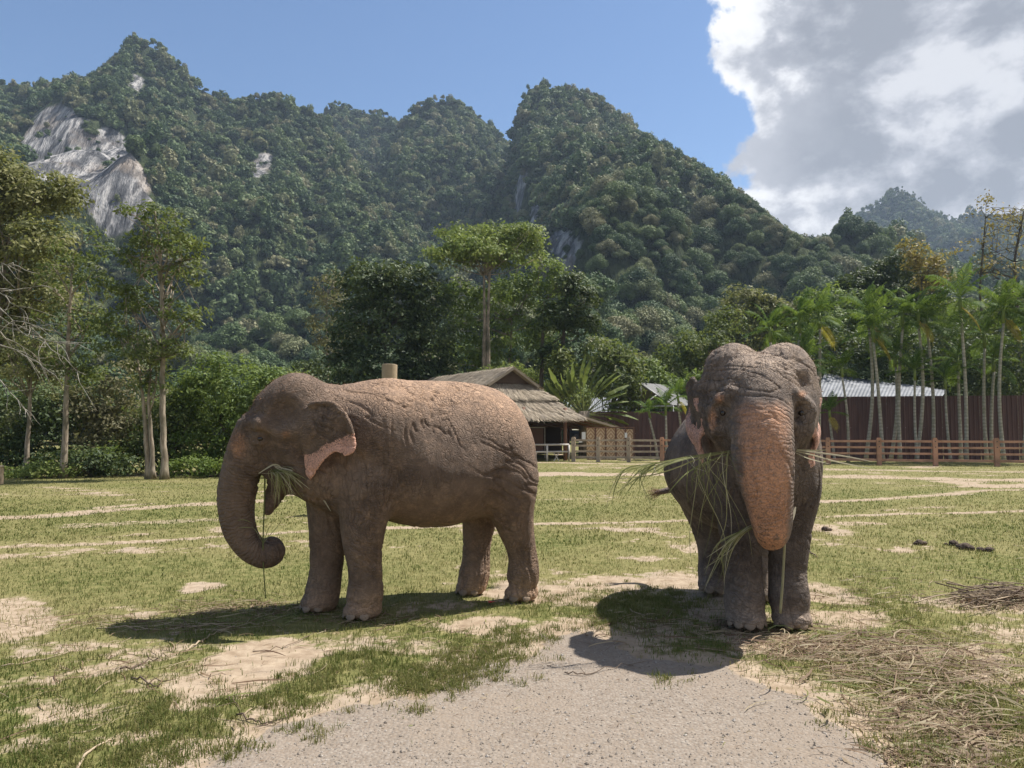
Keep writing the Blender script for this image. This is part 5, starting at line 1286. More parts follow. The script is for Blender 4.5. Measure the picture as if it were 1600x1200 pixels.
# ================================================== elephant in profile
def elephant_profile():
    pf = np.array([-1.50, 7.02, 0]); pr = np.array([-0.13, 7.72, 0])
    hd = pf - pr; hd /= np.linalg.norm(hd)
    lf = np.array([-hd[1], hd[0], 0])                     # its left = towards the camera
    if lf[1] > 0: lf = -lf
    up = np.array([0, 0, 1.0])
    B = lambda px, py, lat=0.0: on_plane(px, py, pf + lf * lat, lf)
    neck = B(545, 670)
    hh = np.array([-1.0, -0.16, 0]); hh /= np.linalg.norm(hh); hl = np.array([hh[1], -hh[0], 0]); hl = hl if hl[1] < 0 else -hl
    H = lambda px, py, lat=0.0: on_plane(px, py, neck + hl * lat, hl)
    RB = np.array([hd, lf, up]); RH = np.array([hh, hl, up])
    S = Sculpt((-3.15, 6.0, -0.03), (0.75, 8.85, 2.35), VOX)
    # trunk of the body
    S.ell(B(683, 708), (0.90, 0.56, 0.64), RB)
    S.ell(B(605, 690), (0.52, 0.47, 0.545), RB, 0.2)
    S.ell(B(758, 704), (0.46, 0.50, 0.56), RB, 0.2)
    S.ell(B(672, 742), (0.72, 0.575, 0.46), RB, 0.2)
    S.ell(B(700, 640), (0.62, 0.22, 0.24), RB, 0.2)      # spine
    S.ell(B(568, 745, 0.16), (0.30, 0.26, 0.38), RB, 0.14)  # shoulder muscle, near
    S.ell(B(530, 745, -0.16), (0.28, 0.26, 0.36), RB, 0.14)
    S.ell(B(790, 742, 0.20), (0.29, 0.26, 0.42), RB, 0.14)   # haunches
    S.ell(B(762, 742, -0.20), (0.29, 0.26, 0.40), RB, 0.14)
    # legs
    legs = []
    for pts, lat in (([(574, 770, .235), (568, 812, .185), (567, 850, .155), (571, 890, .128), (572, 915, .125), (570, 934, .142)], 0.25),
                     ([(518, 770, .21), (513, 812, .165), (513, 850, .15), (509, 890, .128), (506, 915, .125), (502, 934, .14)], -0.22),
                     ([(796, 755, .25), (799, 795, .20), (808, 832, .145), (816, 862, .118), (818, 886, .125), (817, 905, .14)], 0.25),
                     ([(752, 770, .22), (750, 805, .165), (746, 838, .130), (744, 866, .118), (742, 890, .125), (739, 905, .135)], -0.22)):
        Q, r = S.chain([(B(x, y, lat), rad) for x, y, rad in pts], 0.05, 0.14); legs.append(Q)
    feet = []
    for px, py, lat, r in ((569, 944, .25, .168), (499, 944, -.22, .16), (817, 915, .25, .168), (738, 912, -.22, .155)):
        f = B(px, py, lat); f[2] = 0.062; feet.append(f)
        S.ell(f + hd * 0.015, (r, r * 0.93, 0.085), RB, 0.05)
    # neck and head
    S.cone(B(590, 676), 0.47, H(490, 664), 0.36, 0.16)
    S.ell(H(462, 650), (0.355, 0.30, 0.375), RH, 0.12)
    for s in (-1, 1): S.ell(H(466, 632, 0.12 * s), (0.24, 0.19, 0.275), RH, 0.08)
    S.cone(H(436, 655), 0.255, H(402, 690), 0.205, 0.1)
    S.ell(H(396, 664), (0.12, 0.16, 0.09), RH, 0.08)
    S.ell(H(450, 712), (0.23, 0.225, 0.20), RH, 0.10)        # cheeks
    for s in (-1, 1):
        S.cone(H(388, 662, 0.15 * s), 0.05, H(408, 663, 0.245 * s), 0.062, 0.04)
        S.cone(H(408, 663, 0.245 * s), 0.058, H(438, 678, 0.27 * s), 0.042, 0.04)
        S.cone(H(438, 678, 0.27 * s), 0.042, H(472, 672, 0.31 * s), 0.05, 0.05)
        S.cone(H(440, 690, 0.22 * s), 0.06, H(468, 725, 0.22 * s), 0.08, 0.06)
        S.ell(H(437, 642, 0.385 * s), (0.15, 0.135, 0.14), RH, 0.05, cut=True)
        S.ell(H(406, 685, 0.285 * s), (0.075, 0.075, 0.055), RH, 0.03, cut=True)
        S.ell(H(406, 684, 0.205 * s), (0.036, 0.033, 0.030), RH, 0.02)
    for s in (-1, 1):
        S.chain([(H(396, 686, .205 * s), .014), (H(401, 680, .238 * s), .017), (H(407, 678, .247 * s), .018), (H(413, 681, .240 * s), .016), (H(419, 687, .225 * s), .012)], .012)
        S.chain([(H(397, 687, .208 * s), .012), (H(402, 691, .232 * s), .013), (H(408, 692, .236 * s), .013), (H(415, 688, .228 * s), .012)], .012)
    tq, tr = S.chain([(H(405, 688), .205), (H(391, 710), .195), (H(379, 738), .172), (H(370, 768), .152), (H(369, 798), .139),
                      (H(374, 826), .126), (H(386, 850), .114), (H(403, 864), .105), (H(419, 867), .099), (H(427, 862, -0.03), .090), (H(424, 852, -0.07), .075)], 0.035, 0.1)
    # jaw and hanging lower lip
    S.chain([(H(474, 712), .19), (H(454, 735), .15), (H(440, 752), .105), (H(431, 770), .072), (H(424, 787), .045), (H(418, 801), .02)], 0.04)
    for s in (-1, 1): S.cone(H(416, 728, 0.10 * s), 0.075, H(426, 748, 0.10 * s), 0.045, 0.05)   # tusk pouches
    S.ell(H(409, 752), (0.035, 0.16, 0.10), RH, 0.02, cut=True)                                  # mouth
    S.chain([(H(470, 740), .17), (B(510, 740), .24), (B(545, 752), .28)], 0.10)                   # throat
    # tail, on the far side of the rump
    S.chain([(B(815, 662, -0.10), .07), (B(822, 700, -0.30), .048), (B(815, 750, -0.40), .036), (B(808, 810, -0.44), .026), (B(804, 850, -0.44), .018)], 0.04)
    # ears
    earlab = None
    for s in (1, -1):
        o = H(480, 690, 0.345 * s)
        U = -hh * 0.90 + hl * s * 0.36; U /= np.linalg.norm(U)
        W = np.cross(U, up); W = W * np.sign(np.dot(W, hl * s)); 
        px = [(478, 640), (490, 630), (507, 627), (523, 628), (541, 640), (552, 660), (557, 682), (562, 698), (558, 708), (547, 714), (536, 708), (528, 706), (516, 716), (506, 726), (496, 740), (486, 751), (479, 742), (475, 722), (472, 700), (474, 665)]
        poly = []
        for x, y in px:
            q = on_plane(x, y, o, W) if s > 0 else on_plane(x, y, H(480, 690, 0.345), np.cross(-hh, up))
            if s > 0: poly.append((np.dot(q - o, U), q[2] - o[2]))
        if s > 0: keep = poly
        else: poly = keep
        bend = lambda u, v: 0.022 * np.sin(u * 9 + v * 5) + 0.016 * np.sin(v * 17 - u * 6) + 0.10 * np.clip(u, 0, 1) + 0.02
        S.sheet(o, U, up, W, poly, bend, 0.0135, 0.02)
        # rolled upper rim
        rim = [poly[i] for i in (1, 2, 3, 4, 5, 6)]
        S.chain([(o + U * (u - 0.012) + up * (v - 0.014) + W * (bend(u, v) + 0.016), 0.019) for u, v in rim], 0.02)
        S.ell(H(484, 668, 0.27 * s), (0.08, 0.09, 0.20), RH, 0.08)
        if s > 0: ear = (o, U, W, np.array(poly), bend)
    V, F = S.surface()
    base = np.array([(pf[0] + pr[0]) / 2, (pf[1] + pr[1]) / 2, 0])
    V[:, 2] = np.maximum(V[:, 2], 0.0)
    N = normals(V, F)
    # gentle folds in the real surface
    V = V + N * folds(V, 5)[:, None]
    px, py = project(V)
    near = (V - pf) @ lf
    T, dist = chain_param(V, tq)
    tw = sstep(dist, 0.30, 0.17) * sstep(T, 0.02, 0.2) * (N @ up < 2)
    ring = np.where(tw > 0.02, T, V[:, 2] * 0.6)
    ringw = np.maximum(tw, 0.7 * sstep(V[:, 2], 0.62, 0.35) * (V[:, 0] > -2.05) )
    dust = np.clip(sstep(V[:, 2], 1.55, 2.05) * sstep(N[:, 2], -0.1, 0.8) * sstep(px, 470, 620) + 0.75 * sstep(V[:, 2], 0.34, 0.02) + 0.25 * sstep(V[:, 2], 1.2, 0.7) * (px > 590)
                   + 0.5 * sstep(px, 740, 800) * sstep(V[:, 2], 1.3, 1.7), 0, 1)
    eo, eU, eW, epoly, ebend = ear
    eu = (V - eo) @ eU; ev = V[:, 2] - eo[2]; ew = (V - eo) @ eW
    on_ear = (ew - ebend(eu, ev) > -0.022) & (ew - ebend(eu, ev) < 0.04) & (poly_sd(eu, ev, epoly) < 0.016)
    low = np.interp(eu, [-0.06, 0.0, 0.1, 0.2, 0.3, 0.38, 0.46], [-0.16, -0.16, -0.13, -0.06, -0.02, 0.0, 0.02])
    pink = np.where(on_ear, sstep(ev, low + 0.13, low - 0.06), 0)
    orange = 0.75 * np.exp(-(((px - 372) / 16) ** 2 + ((py - 695) / 26) ** 2)) + 0.6 * np.exp(-(((px - 446) / 10) ** 2 + ((py - 678) / 8) ** 2)) * (near > 0)
    dark_zone = 0.9 * np.exp(-(((px - 407) / 16) ** 2 + ((py - 685) / 12) ** 2)) + 0.6 * np.exp(-(((px - 437) / 30) ** 2 + ((py - 640) / 24) ** 2)) + 0.5 * sstep(py, 690, 770) * (px < 480) + 0.5 * np.exp(-(((px - 790) / 40) ** 2 + ((py - 700) / 30) ** 2)) + 0.35 * np.exp(-(((px - 690) / 70) ** 2 + ((py - 740) / 35) ** 2))  # darker around eye, temple, lower face, haunch and flank
    m = skin_material('elephant_skin_brown', (0.200, 0.142, 0.104), (0.44, 0.285, 0.185), (0.66, 0.37, 0.27), (0.100, 0.070, 0.052), (0.42, 0.215, 0.115))
    root = thing('elephant', 'brown elephant standing in profile with curled trunk, grass hanging from its mouth', 'elephant', base, 0, 'two elephants on the meadow')
    me = make_mesh('elephant_body', V - base, F, [m], True, dict(dust=dust, pink=pink, ring=ring, ringw=ringw, orange=np.clip(orange, 0, 1), dark_zone=np.clip(dark_zone, 0, 1)))
    link('body', me, root)
    ha = math.atan2(hd[1], hd[0])
    for f, r, n in zip(feet, (.150, .142, .150, .138), (4, 4, 4, 4)):
        add_nails(root, base, f + hd * 0.015, ha + 0.15, (r,), n)
    for s in (1, -1): link('eye', EYE, root, H(407, 685.5, 0.238 * s) - base, scale=0.025)
    top = (N[:, 2] > 0.25) & (V[:, 2] > 1.75)
    hair_part(root, V - base, N, top & (px < 540), 0.04, 1300, 1)
    hair_part(root, V - base, N, top & (px >= 520), 0.018, 1200, 2)
    tl = S and (np.linalg.norm(V - B(804, 850, -0.44), axis=1) < 0.06)
    hair_part(root, V - base, N, tl, 0.28, 120, 3, 0.6, (0, 0, -1.5))
    return root, H, B

ELE_A, HA, BA = elephant_profile()

# ================================================== elephant facing the camera
def elephant_facing():
    pf = np.array([2.19, 6.60, 0.0]); hd = np.array([-0.10, -1.0, 0]); hd /= np.linalg.norm(hd)
    rt = np.array([-hd[1], hd[0], 0])                    # +X side of the picture
    if rt[0] < 0: rt = -rt
    up = np.array([0, 0, 1.0])
    G = lambda px, py, fw=0.0: on_plane(px, py, pf + hd * fw, hd)
    R = np.array([hd, rt, up])
    S = Sculpt((1.05, 5.35, -0.03), (3.25, 9.0, 2.60), VOX)
    S.ell(G(1158, 722, -0.85), (0.95, 0.66, 0.66), R)
    S.ell(G(1150, 735, -0.95), (0.80, 0.68, 0.52), R, 0.15)
    S.ell(G(1186, 712, -0.15), (0.46, 0.49, 0.58), R, 0.2)
    S.ell(G(1140, 716, -1.45), (0.42, 0.52, 0.56), R, 0.2)
    S.ell(G(1160, 640, -0.9), (0.75, 0.22, 0.22), R, 0.2)
    for px, s in ((1150, -1), (1237, 1)):
        S.ell(G(px, 745, -0.10), (0.26, 0.215, 0.40), R, 0.12)
    S.ell(G(1098, 755, -1.35), (0.30, 0.25, 0.42), R, 0.12)
    S.ell(G(1180, 755, -1.30), (0.30, 0.25, 0.42), R, 0.12)
    legs = []
    for pts, k0 in (([(1160, 770, -.05, .22), (1158, 815, -.03, .175), (1158, 850, 0, .152), (1160, 890, 0, .138), (1163, 925, .02, .14), (1163, 948, .03, .15)], .12),
                    ([(1238, 770, -.05, .19), (1236, 815, -.05, .16), (1233, 850, -.03, .148), (1231, 890, -.03, .135), (1232, 920, 0, .138), (1234, 942, 0, .15)], .12),
                    ([(1103, 780, -1.30, .22), (1107, 820, -1.33, .16), (1112, 850, -1.35, .125), (1113, 880, -1.35, .118), (1113, 900, -1.33, .13)], .12),
                    ([(1182, 780, -1.15, .22), (1184, 830, -1.10, .15), (1185, 870, -1.05, .12), (1186, 905, -1.0, .12), (1187, 918, -1.0, .13)], .12)):
        Q, r = S.chain([(G(x, y, f), rad) for x, y, f, rad in pts], 0.05, k0); legs.append(Q)
    feet = []
    for px, fw, r in ((1164, .05, .172), (1235, .02, .168), (1113, -1.30, .155), (1188, -.98, .150)):
        f = G(px, 900, fw); f[2] = 0.062; feet.append(f)
        S.ell(f + hd * 0.015, (r, r * 0.97, 0.085), R, 0.05)
    # neck, skull with two domes
    S.cone(G(1186, 690, -0.25), 0.44, G(1186, 650, 0.25), 0.36, 0.16)
    S.ell(G(1184, 632, 0.28), (0.37, 0.468, 0.41), R, 0.10)
    for px in (1146, 1224): S.ell(G(px, 592, 0.22), (0.27, 0.262, 0.300), R, 0.06)
    S.ell(G(1188, 606, 0.42), (0.25, 0.30, 0.21), R, 0.10)
    S.ell(G(1186, 664, 0.38), (0.28, 0.41, 0.28), R, 0.10)      # cheeks
    S.cone(G(1188, 622, 0.50), 0.22, G(1190, 655, 0.60), 0.225, 0.07)
    for px, ex, s in ((1141, 1127, -1), (1240, 1250, 1)):
        S.cone(G(px, 614, 0.60), 0.06, G(ex, 623, 0.58), 0.058, 0.04)
        S.cone(G(ex, 623, 0.58), 0.055, G(ex + 13 * s, 640, 0.50), 0.050, 0.04)
        S.cone(G(ex + 13 * s, 640, 0.50), 0.05, G(ex + 10 * s, 672, 0.50), 0.05, 0.05)
        S.cone(G(1190 + 38 * s, 575, 0.45), 0.05, G(px, 616, 0.58), 0.05, 0.06)
        S.ell(G(ex + 1 * s, 646, 0.66), (0.13, 0.060, 0.085), R, 0.035, cut=True)
        S.ell(G(ex + 3 * s, 643, 0.525), (0.05, 0.042, 0.036), R, 0.02)
        S.ell(G(ex + 15 * s, 592, 0.66), (0.20, 0.07, 0.11), R, 0.07, cut=True)   # temple hollows
        S.ell(G(1190 + 56 * s, 690, 0.74), (0.17, 0.05, 0.22), R, 0.05, cut=True)  # groove beside the trunk
    for ex, s in ((1129, -1), (1252, 1)):
        S.chain([(G(ex - 9, 645, .535), .013), (G(ex - 4, 639, .565), .016), (G(ex + 3, 639, .565), .016), (G(ex + 9, 645, .535), .013)], .012)
        S.chain([(G(ex - 9, 647, .535), .012), (G(ex - 3, 651, .558), .013), (G(ex + 4, 651, .558), .013), (G(ex + 9, 647, .535), .012)], .012)
    tq, tr = S.chain([(G(1190, 640, .57), .215), (G(1190, 668, .65), .222), (G(1191, 700, .70), .220), (G(1194, 735, .72), .205), (G(1199, 770, .71), .175),
                      (G(1203, 800, .68), .150), (G(1206, 822, .64), .132), (G(1206, 834, .56), .112), (G(1208, 828, .46), .098), (G(1214, 806, .38), .086)], 0.03, 0.09)
    S.chain([(G(1188, 700, .25), .22), (G(1189, 730, .36), .17), (G(1191, 752, .46), .10), (G(1192, 765, .52), .05)], 0.05)      # jaw
    for s in (-1, 1): S.cone(G(1190 + 34 * s, 705, .50), 0.085, G(1190 + 38 * s, 728, .55), 0.05, 0.05)
    S.cone(G(1186, 745, .0), 0.30, G(1188, 720, .25), 0.24, 0.1)
    # tail swung out to its right
    S.chain([(G(1130, 650, -1.82), .07), (G(1105, 700, -1.95), .05), (G(1075, 748, -2.0), .036), (G(1050, 764, -1.98), .026), (G(1024, 770, -1.95), .018)], 0.04)
    ears = []
    for s in (-1, 1):
        ex = 1096 if s < 0 else 1268
        o = G(ex, 640, 0.22)
        tilt = 0.06 if s < 0 else 0.16
        U = -hd * math.cos(tilt) + rt * s * math.sin(tilt); W = np.cross(U, up); W = W * np.sign(np.dot(W, rt * s))
        poly = [(-0.05, 0.20), (0.05, 0.27), (0.20, 0.28), (0.35, 0.22), (0.44, 0.08), (0.45, -0.06), (0.38, -0.14), (0.30, -0.13), (0.22, -0.20), (0.14, -0.28), (0.08, -0.42), (0.03, -0.46), (-0.03, -0.36), (-0.07, -0.15)]
        bend = lambda u, v: 0.025 * np.sin(u * 10 + v * 4) + 0.018 * np.sin(v * 19 - u * 6) + 0.035
        S.sheet(o, U, up, W, poly, bend, 0.0135, 0.02)
        S.chain([(o + U * (u - .012) + up * (v - .014) + W * (bend(u, v) + .016), 0.019) for u, v in poly[1:6]], 0.02)
        S.ell(o + up * 0.02 - W * 0.05 + hd * 0.02, (0.09, 0.09, 0.22), R, 0.08)
        ears.append((o, U, W, np.array(poly), bend))
    V, F = S.surface()
    V[:, 2] = np.maximum(V[:, 2], 0.0)
    N = normals(V, F)
    V = V + N * folds(V, 15)[:, None]
    base = pf - hd * 0.7
    px, py = project(V); fw = (V - pf) @ hd
    T, dist = chain_param(V, tq)
    tw = sstep(dist, 0.31, 0.20) * (fw > 0.3) * sstep(py, 612, 640)
    ring = np.where(tw > 0.02, T, V[:, 2] * 0.6)
    ringw = np.maximum(tw, 0.7 * sstep(V[:, 2], 0.62, 0.35))
    front = (fw > 0.30) & (N @ hd > -0.35)
    orange = front * np.clip(sstep(np.abs(px - (1191 + 0.06 * (py - 640))) / np.interp(py, [640, 740, 800, 850], [50, 44, 36, 28]), 1.30, .40) * sstep(py, 606, 650) * (0.72 + 0.28 * sstep(py, 700, 780)), 0, 1) * (dist < 0.34)  # orange pigment; its greying trunk sides paint side shade into the colour
    orange = np.maximum(orange, (fw > 0.3) * 0.8 * np.exp(-(((px - 1124) / 9) ** 2 + ((py - 622) / 8) ** 2)))
    orange = np.maximum(orange, (fw > 0.3) * 0.7 * np.exp(-(((px - 1113) / 8) ** 2 + ((py - 655) / 22) ** 2)))
    orange = np.maximum(orange, (fw > 0.3) * 0.7 * np.exp(-(((px - 1253) / 8) ** 2 + ((py - 616) / 7) ** 2)))
    pink = np.zeros(len(V))
    for o, U, W, epoly, ebend in ears:
        eu = (V - o) @ U; ev = V[:, 2] - o[2]; ew = (V - o) @ W
        on = (np.abs(ew - ebend(eu, ev)) < 0.026) & (poly_sd(eu, ev, epoly) < 0.016)
        low = np.interp(eu, [-0.07, 0.05, 0.2, 0.35, 0.45], [0.02, -0.12, -0.05, 0.02, 0.05])
        pink = np.where(on, np.maximum(pink, np.maximum(sstep(ev, low + 0.05, low - 0.10), 0.75 * sstep(eu, 0.02, -0.05) * (ev < 0.1))), pink)
    dust = np.clip(0.8 * sstep(V[:, 2], 1.5, 2.0) * sstep(N[:, 2], -0.1, 0.7) * sstep(fw, 0.1, -0.5) + 0.8 * sstep(V[:, 2], 0.30, 0.02)
                   + 0.75 * sstep(py, 585, 560) * (fw > 0) * sstep(np.abs(px - 1195), 60, 20) + 0.45 * sstep(py, 625, 595) * (fw > 0.2), 0, 1)
    dark_zone = 0.6 * sstep(py, 715, 760) * (fw > -0.4) * (dist > 0.26) * sstep(V[:, 2], 0.3, 0.6) + 0.8 * np.exp(-(((px - 1127) / 10) ** 2 + ((py - 645) / 12) ** 2)) + 0.8 * np.exp(-(((px - 1250) / 10) ** 2 + ((py - 645) / 14) ** 2))  # darker below the head and around both eyes
    m = skin_material('elephant_skin_grey', (0.185, 0.147, 0.122), (0.40, 0.30, 0.225), (0.64, 0.38, 0.30), (0.078, 0.060, 0.050), (0.58, 0.30, 0.172))
    root = thing('elephant', 'grey elephant facing the viewer with orange freckled trunk and long stalks in its mouth', 'elephant', base, 0, 'two elephants on the meadow')
    me = make_mesh('elephant_body', V - base, F, [m], True, dict(dust=dust, pink=np.clip(pink, 0, 1), ring=ring, ringw=ringw, orange=np.clip(orange, 0, 1), dark_zone=np.clip(dark_zone, 0, 1)))
    link('body', me, root)
    ha = math.atan2(hd[1], hd[0])
    for f, r, n in zip(feet, (.156, .152, .140, .135), (5, 4, 4, 4)): add_nails(root, base, f + hd * 0.015, ha, (r,), n, 1.15, 0.045)
    for ex, s in ((1130, -1), (1252, 1)): link('eye', EYE, root, G(ex, 645, 0.562) - base, scale=0.026)
    hair_part(root, V - base, N, (N[:, 2] > 0.2) & (V[:, 2] > 1.9) & (fw > -0.1), 0.035, 1500, 11)
    hair_part(root, V - base, N, (N[:, 2] > 0.0) & (V[:, 2] > 1.4) & (fw < -0.1), 0.03, 900, 12)
    tl = np.linalg.norm(V - G(1024, 770, -1.95), axis=1) < 0.07
    hair_part(root, V - base, N, tl, 0.16, 160, 13, 0.2, (-2.0, 0, -0.3))
    return root, G

ELE_B, GB = elephant_facing()
# ------------------------------------------------------------------ fodder in the mouths, sticks, dung, a flower
m_stalk = blade_material('fodder', (0.15, 0.18, 0.06), (0.25, 0.265, 0.10), (0.40, 0.375, 0.21), (0.60, 0.56, 0.44))
def spline(pts, n=12):
    P = np.array(pts, float); Q, _ = refine(P, np.ones(len(P)), n); return Q
def stalk_mesh(Q, w, rnd, flat=True, rng=RNG, taper=True):
    """a flat, slightly folded grass blade along the path"""
    n = len(Q); T = np.gradient(Q, axis=0); T /= np.linalg.norm(T, axis=1)[:, None] + 1e-9
    sd = np.cross(T, rng.normal(0, .4, 3) + np.array([0, -1.0, .2])); sd /= np.linalg.norm(sd, axis=1)[:, None] + 1e-9
    up_ = np.cross(sd, T); wd = w * (np.sin(np.linspace(.25, math.pi * .97, n)) ** .7 if taper else np.ones(n))
    V = np.stack([Q - sd * wd[:, None] + up_ * wd[:, None] * .35, Q, Q + sd * wd[:, None] + up_ * wd[:, None] * .35], 1).reshape(-1, 3)
    i = np.arange(n - 1)[:, None] * 3
    return make_mesh('stalk', V, np.concatenate([i + np.array([0, 1, 4, 3]), i + np.array([1, 2, 5, 4])]), [m_stalk], True, {'rnd': np.full(len(V), rnd)})
def stem_mesh(Q, r0, r1, rnd):
    mb = MB(); mb.tube(Q, np.linspace(r0, r1, len(Q)), 6, a=rnd); return mb.mesh('stem', [m_stalk], True)

# grass hanging from the brown elephant's mouth
rng = np.random.default_rng(700)
mouth = HA(426, 735, .16)
bunch = thing('grass_bunch', 'bunch of pale green grass hanging from the mouth of the brown elephant', 'grass bunch', mouth)
for q in range(52):
    ex, ey = (rng.uniform(418, 458), rng.uniform(762, 800)) if q < 24 else (rng.uniform(455, 500), rng.uniform(748, 785))
    lat = .16 + rng.uniform(.02, .16); a = HA(424 + rng.normal(0, 5), 733 + rng.normal(0, 3), .13); m_ = HA(430 + (ex - 430) * .5 + rng.normal(0, 4), 728 + (ey - 728) * .33 + rng.normal(0, 3), lat + .04); e = HA(ex, ey, lat)
    link('stalk', stalk_mesh(spline([a, m_, e], 6) - mouth, rng.uniform(.0018, .0042), np.clip(rng.normal(.6, .25), 0, 1), rng=rng), bunch)
for pts in ([(404, 740), (418, 731), (428, 726), (437, 728), (442, 738)], [(428, 728), (455, 735), (478, 740)], [(470, 758), (495, 770), (514, 793)], [(474, 756), (500, 774), (517, 799)], [(430, 730), (452, 742), (474, 764)]):
    link('stalk', stalk_mesh(spline([HA(x, y, .26) for x, y in pts], 6) - mouth, .007, .9, rng=rng), bunch)
p0 = HA(414, 736, .10); st_ = thing('grass_reed', 'long straight green stem running from mouth through curled trunk to the ground', 'stem', p0)
Q = spline([p0, HA(413, 790, .10), HA(411, 845, .09), HA(412, 890, .10), HA(415, 935, .12)], 6); link('stalk', stem_mesh(Q - p0, .0075, .0045, .15), st_)
for pts in ([(411, 850), (420, 838), (434, 822), (446, 802)], [(410, 848), (402, 832), (393, 822)], [(412, 848), (418, 830), (424, 818)], [(372, 825), (384, 824), (396, 825)], [(366, 815), (380, 812), (394, 817)]):
    link('leaf', stalk_mesh(spline([HA(x, y, .14) for x, y in pts], 6) - p0, .003, .45, rng=rng), st_)

# long stalks held across the mouth of the grey elephant
m0 = GB(1188, 712, .50)
bn = thing('fodder_stalks', 'long green fodder stalks held crosswise behind the trunk of the grey elephant', 'fodder', m0)
def gpath(pts): return spline([GB(x, y, f) for x, y, f in pts], 7) - m0
LONG = [([(1150, 703, .52), (1110, 708, .62), (1060, 716, .75), (1000, 730, .9), (945, 748, 1.0)], .007, .45), ([(1150, 705, .52), (1100, 712, .65), (1050, 722, .8), (1010, 738, .9), (960, 772, .95)], .007, .5), ([(1148, 706, .55), (1105, 722, .7), (1070, 742, .85), (1040, 775, .9)], .006, .4),
        ([(1150, 704, .52), (1095, 716, .7), (1045, 735, .85), (1000, 745, .9), (900, 752, 1.0)], .005, .55), ([(1235, 702, .50), (1275, 707, .45), (1320, 713, .35), (1362, 721, .25)], .007, .95), ([(1235, 703, .52), (1270, 711, .45), (1310, 722, .4), (1366, 733, .3)], .006, .9), ([(1240, 706, .5), (1262, 716, .5), (1296, 725, .45)], .006, .85), ([(1240, 702, .5), (1270, 704, .5), (1294, 703, .5)], .005, .8)]
for pts, w_, r_ in LONG: link('stalk', stalk_mesh(gpath(pts), w_, r_, rng=rng), bn)
for q in range(34):
    sx = rng.uniform(1062, 1140); sy = 703 + (1145 - sx) * .12; ln = rng.uniform(30, 190) if rng.random() < .6 else rng.uniform(20, 90); dx = rng.normal(8, 26); f = rng.uniform(.60, .85)
    link('stalk', stalk_mesh(gpath([(sx, sy, f), (sx + dx * .3, sy + ln * .3, f + .05), (sx + dx * .8 + rng.normal(0, 5), sy + ln * .7, f), (sx + dx * 1.1 + rng.normal(0, 7), sy + ln, f - .03)]), rng.uniform(.0012, .0032), np.clip(rng.normal(.5, .25), 0, 1), rng=rng), bn)
for q in range(22):
    sx = rng.uniform(960, 1070); sy = 703 + (1145 - sx) * .16; ln = rng.uniform(15, 70); dx = rng.normal(-22, 20); f = .85
    link('stalk', stalk_mesh(gpath([(sx + 40, sy - 6, f - .1), (sx + 10, sy + 2, f), (sx + dx * .5, sy + ln * .5, f + .05), (sx + dx, sy + ln, f + .05)]), rng.uniform(.002, .0045), np.clip(rng.normal(.45, .2), 0, 1), rng=rng), bn)
# second bunch gripped by the trunk tip
t0 = GB(1196, 815, .52); b2 = thing('fodder_stalks', 'bunch of grass gripped by the curled trunk tip of the grey elephant', 'fodder', t0)
for q in range(20):
    ex, ey = rng.uniform(1098, 1135), rng.uniform(868, 930); f = .62 + rng.normal(0, .04)
    P = spline([GB(1195, 815, .50), GB(1165, 828 + rng.normal(0, 3), f), GB(1135 + rng.normal(0, 6), 855 + rng.normal(0, 6), f + .03), GB(ex, ey, f)], 6) - t0
    link('stalk', stalk_mesh(P, rng.uniform(.002, .0045), np.clip(rng.normal(.6, .2), 0, 1), rng=rng), b2)
s0 = GB(1222, 800, .40); sk = thing('fodder_reed', 'pale upright stem hanging beside the trunk of the grey elephant down to its foot', 'stem', s0)
link('stalk', stem_mesh(spline([GB(1238, 770, .38), GB(1229, 800, .36), GB(1226, 850, .34), GB(1223, 905, .32), GB(1219, 958, .30)], 6) - s0, .008, .011, .8), sk)
link('leaf', stalk_mesh(spline([GB(1243, 792, .42), GB(1239, 806, .42), GB(1236, 818, .42)], 6) - s0, .012, 1.0, rng=rng), sk)

# fallen sticks and long dry stalks
m_stick, k = material('dry_stick'); finish(k, k.mix(k.attr('rnd'), (.09, .06, .045), (.42, .33, .23)), .85)
def stick(label, pts, r, rnd, twigs=0, seed=0, lift=.012):
    rng = np.random.default_rng(seed); P = np.array([ground(x, y) for x, y in pts]); Q = spline(P, 5); Q[:, 2] = ground_z(Q[:, 0], Q[:, 1]) + r * .7 + np.abs(rng.normal(0, lift, len(Q)))
    b0 = Q[0].copy(); b0[2] = 0; mb = MB(); mb.tube(Q - b0, np.linspace(r, r * .35, len(Q)), 6, a=rnd)
    root = thing('stick', label, 'stick', b0, 0, 'sticks and stalks on the ground'); link('shaft', mb.mesh('shaft', [m_stick], True), root)
    for q in range(twigs):
        k_ = rng.integers(1, len(Q) - 1); d = rng.normal(0, 1, 3) * np.array([.10, .10, .03]); d[2] = abs(d[2]); mb = MB(); mb.tube(np.array([Q[k_], Q[k_] + d * .6, Q[k_] + d]) - b0, [r * .5, r * .35, r * .15], 5, a=rnd); link('twig', mb.mesh('twig', [m_stick], True), root)
stick('long curved pale stalk lying in the grass near the lower left corner', [(120, 1200), (140, 1175), (165, 1158), (180, 1152)], .008, .9, 0, 1)
stick('short dark forked stick on the sandy patch', [(205, 1060), (228, 1067), (245, 1076), (254, 1065)], .007, .05, 2, 2)
stick('dark twig lying at the top edge of the sandy patch', [(188, 1049), (225, 1035), (262, 1026)], .007, .1, 3, 3)
stick('pale bent stalk pointing at the feet of the brown elephant', [(290, 1018), (315, 1003), (335, 992), (352, 987)], .008, .85, 1, 4)
stick('long thin pale stalk lying across the grass on the sandy side', [(0, 1042), (70, 1030), (140, 1012), (205, 1000)], .005, .8, 0, 5)
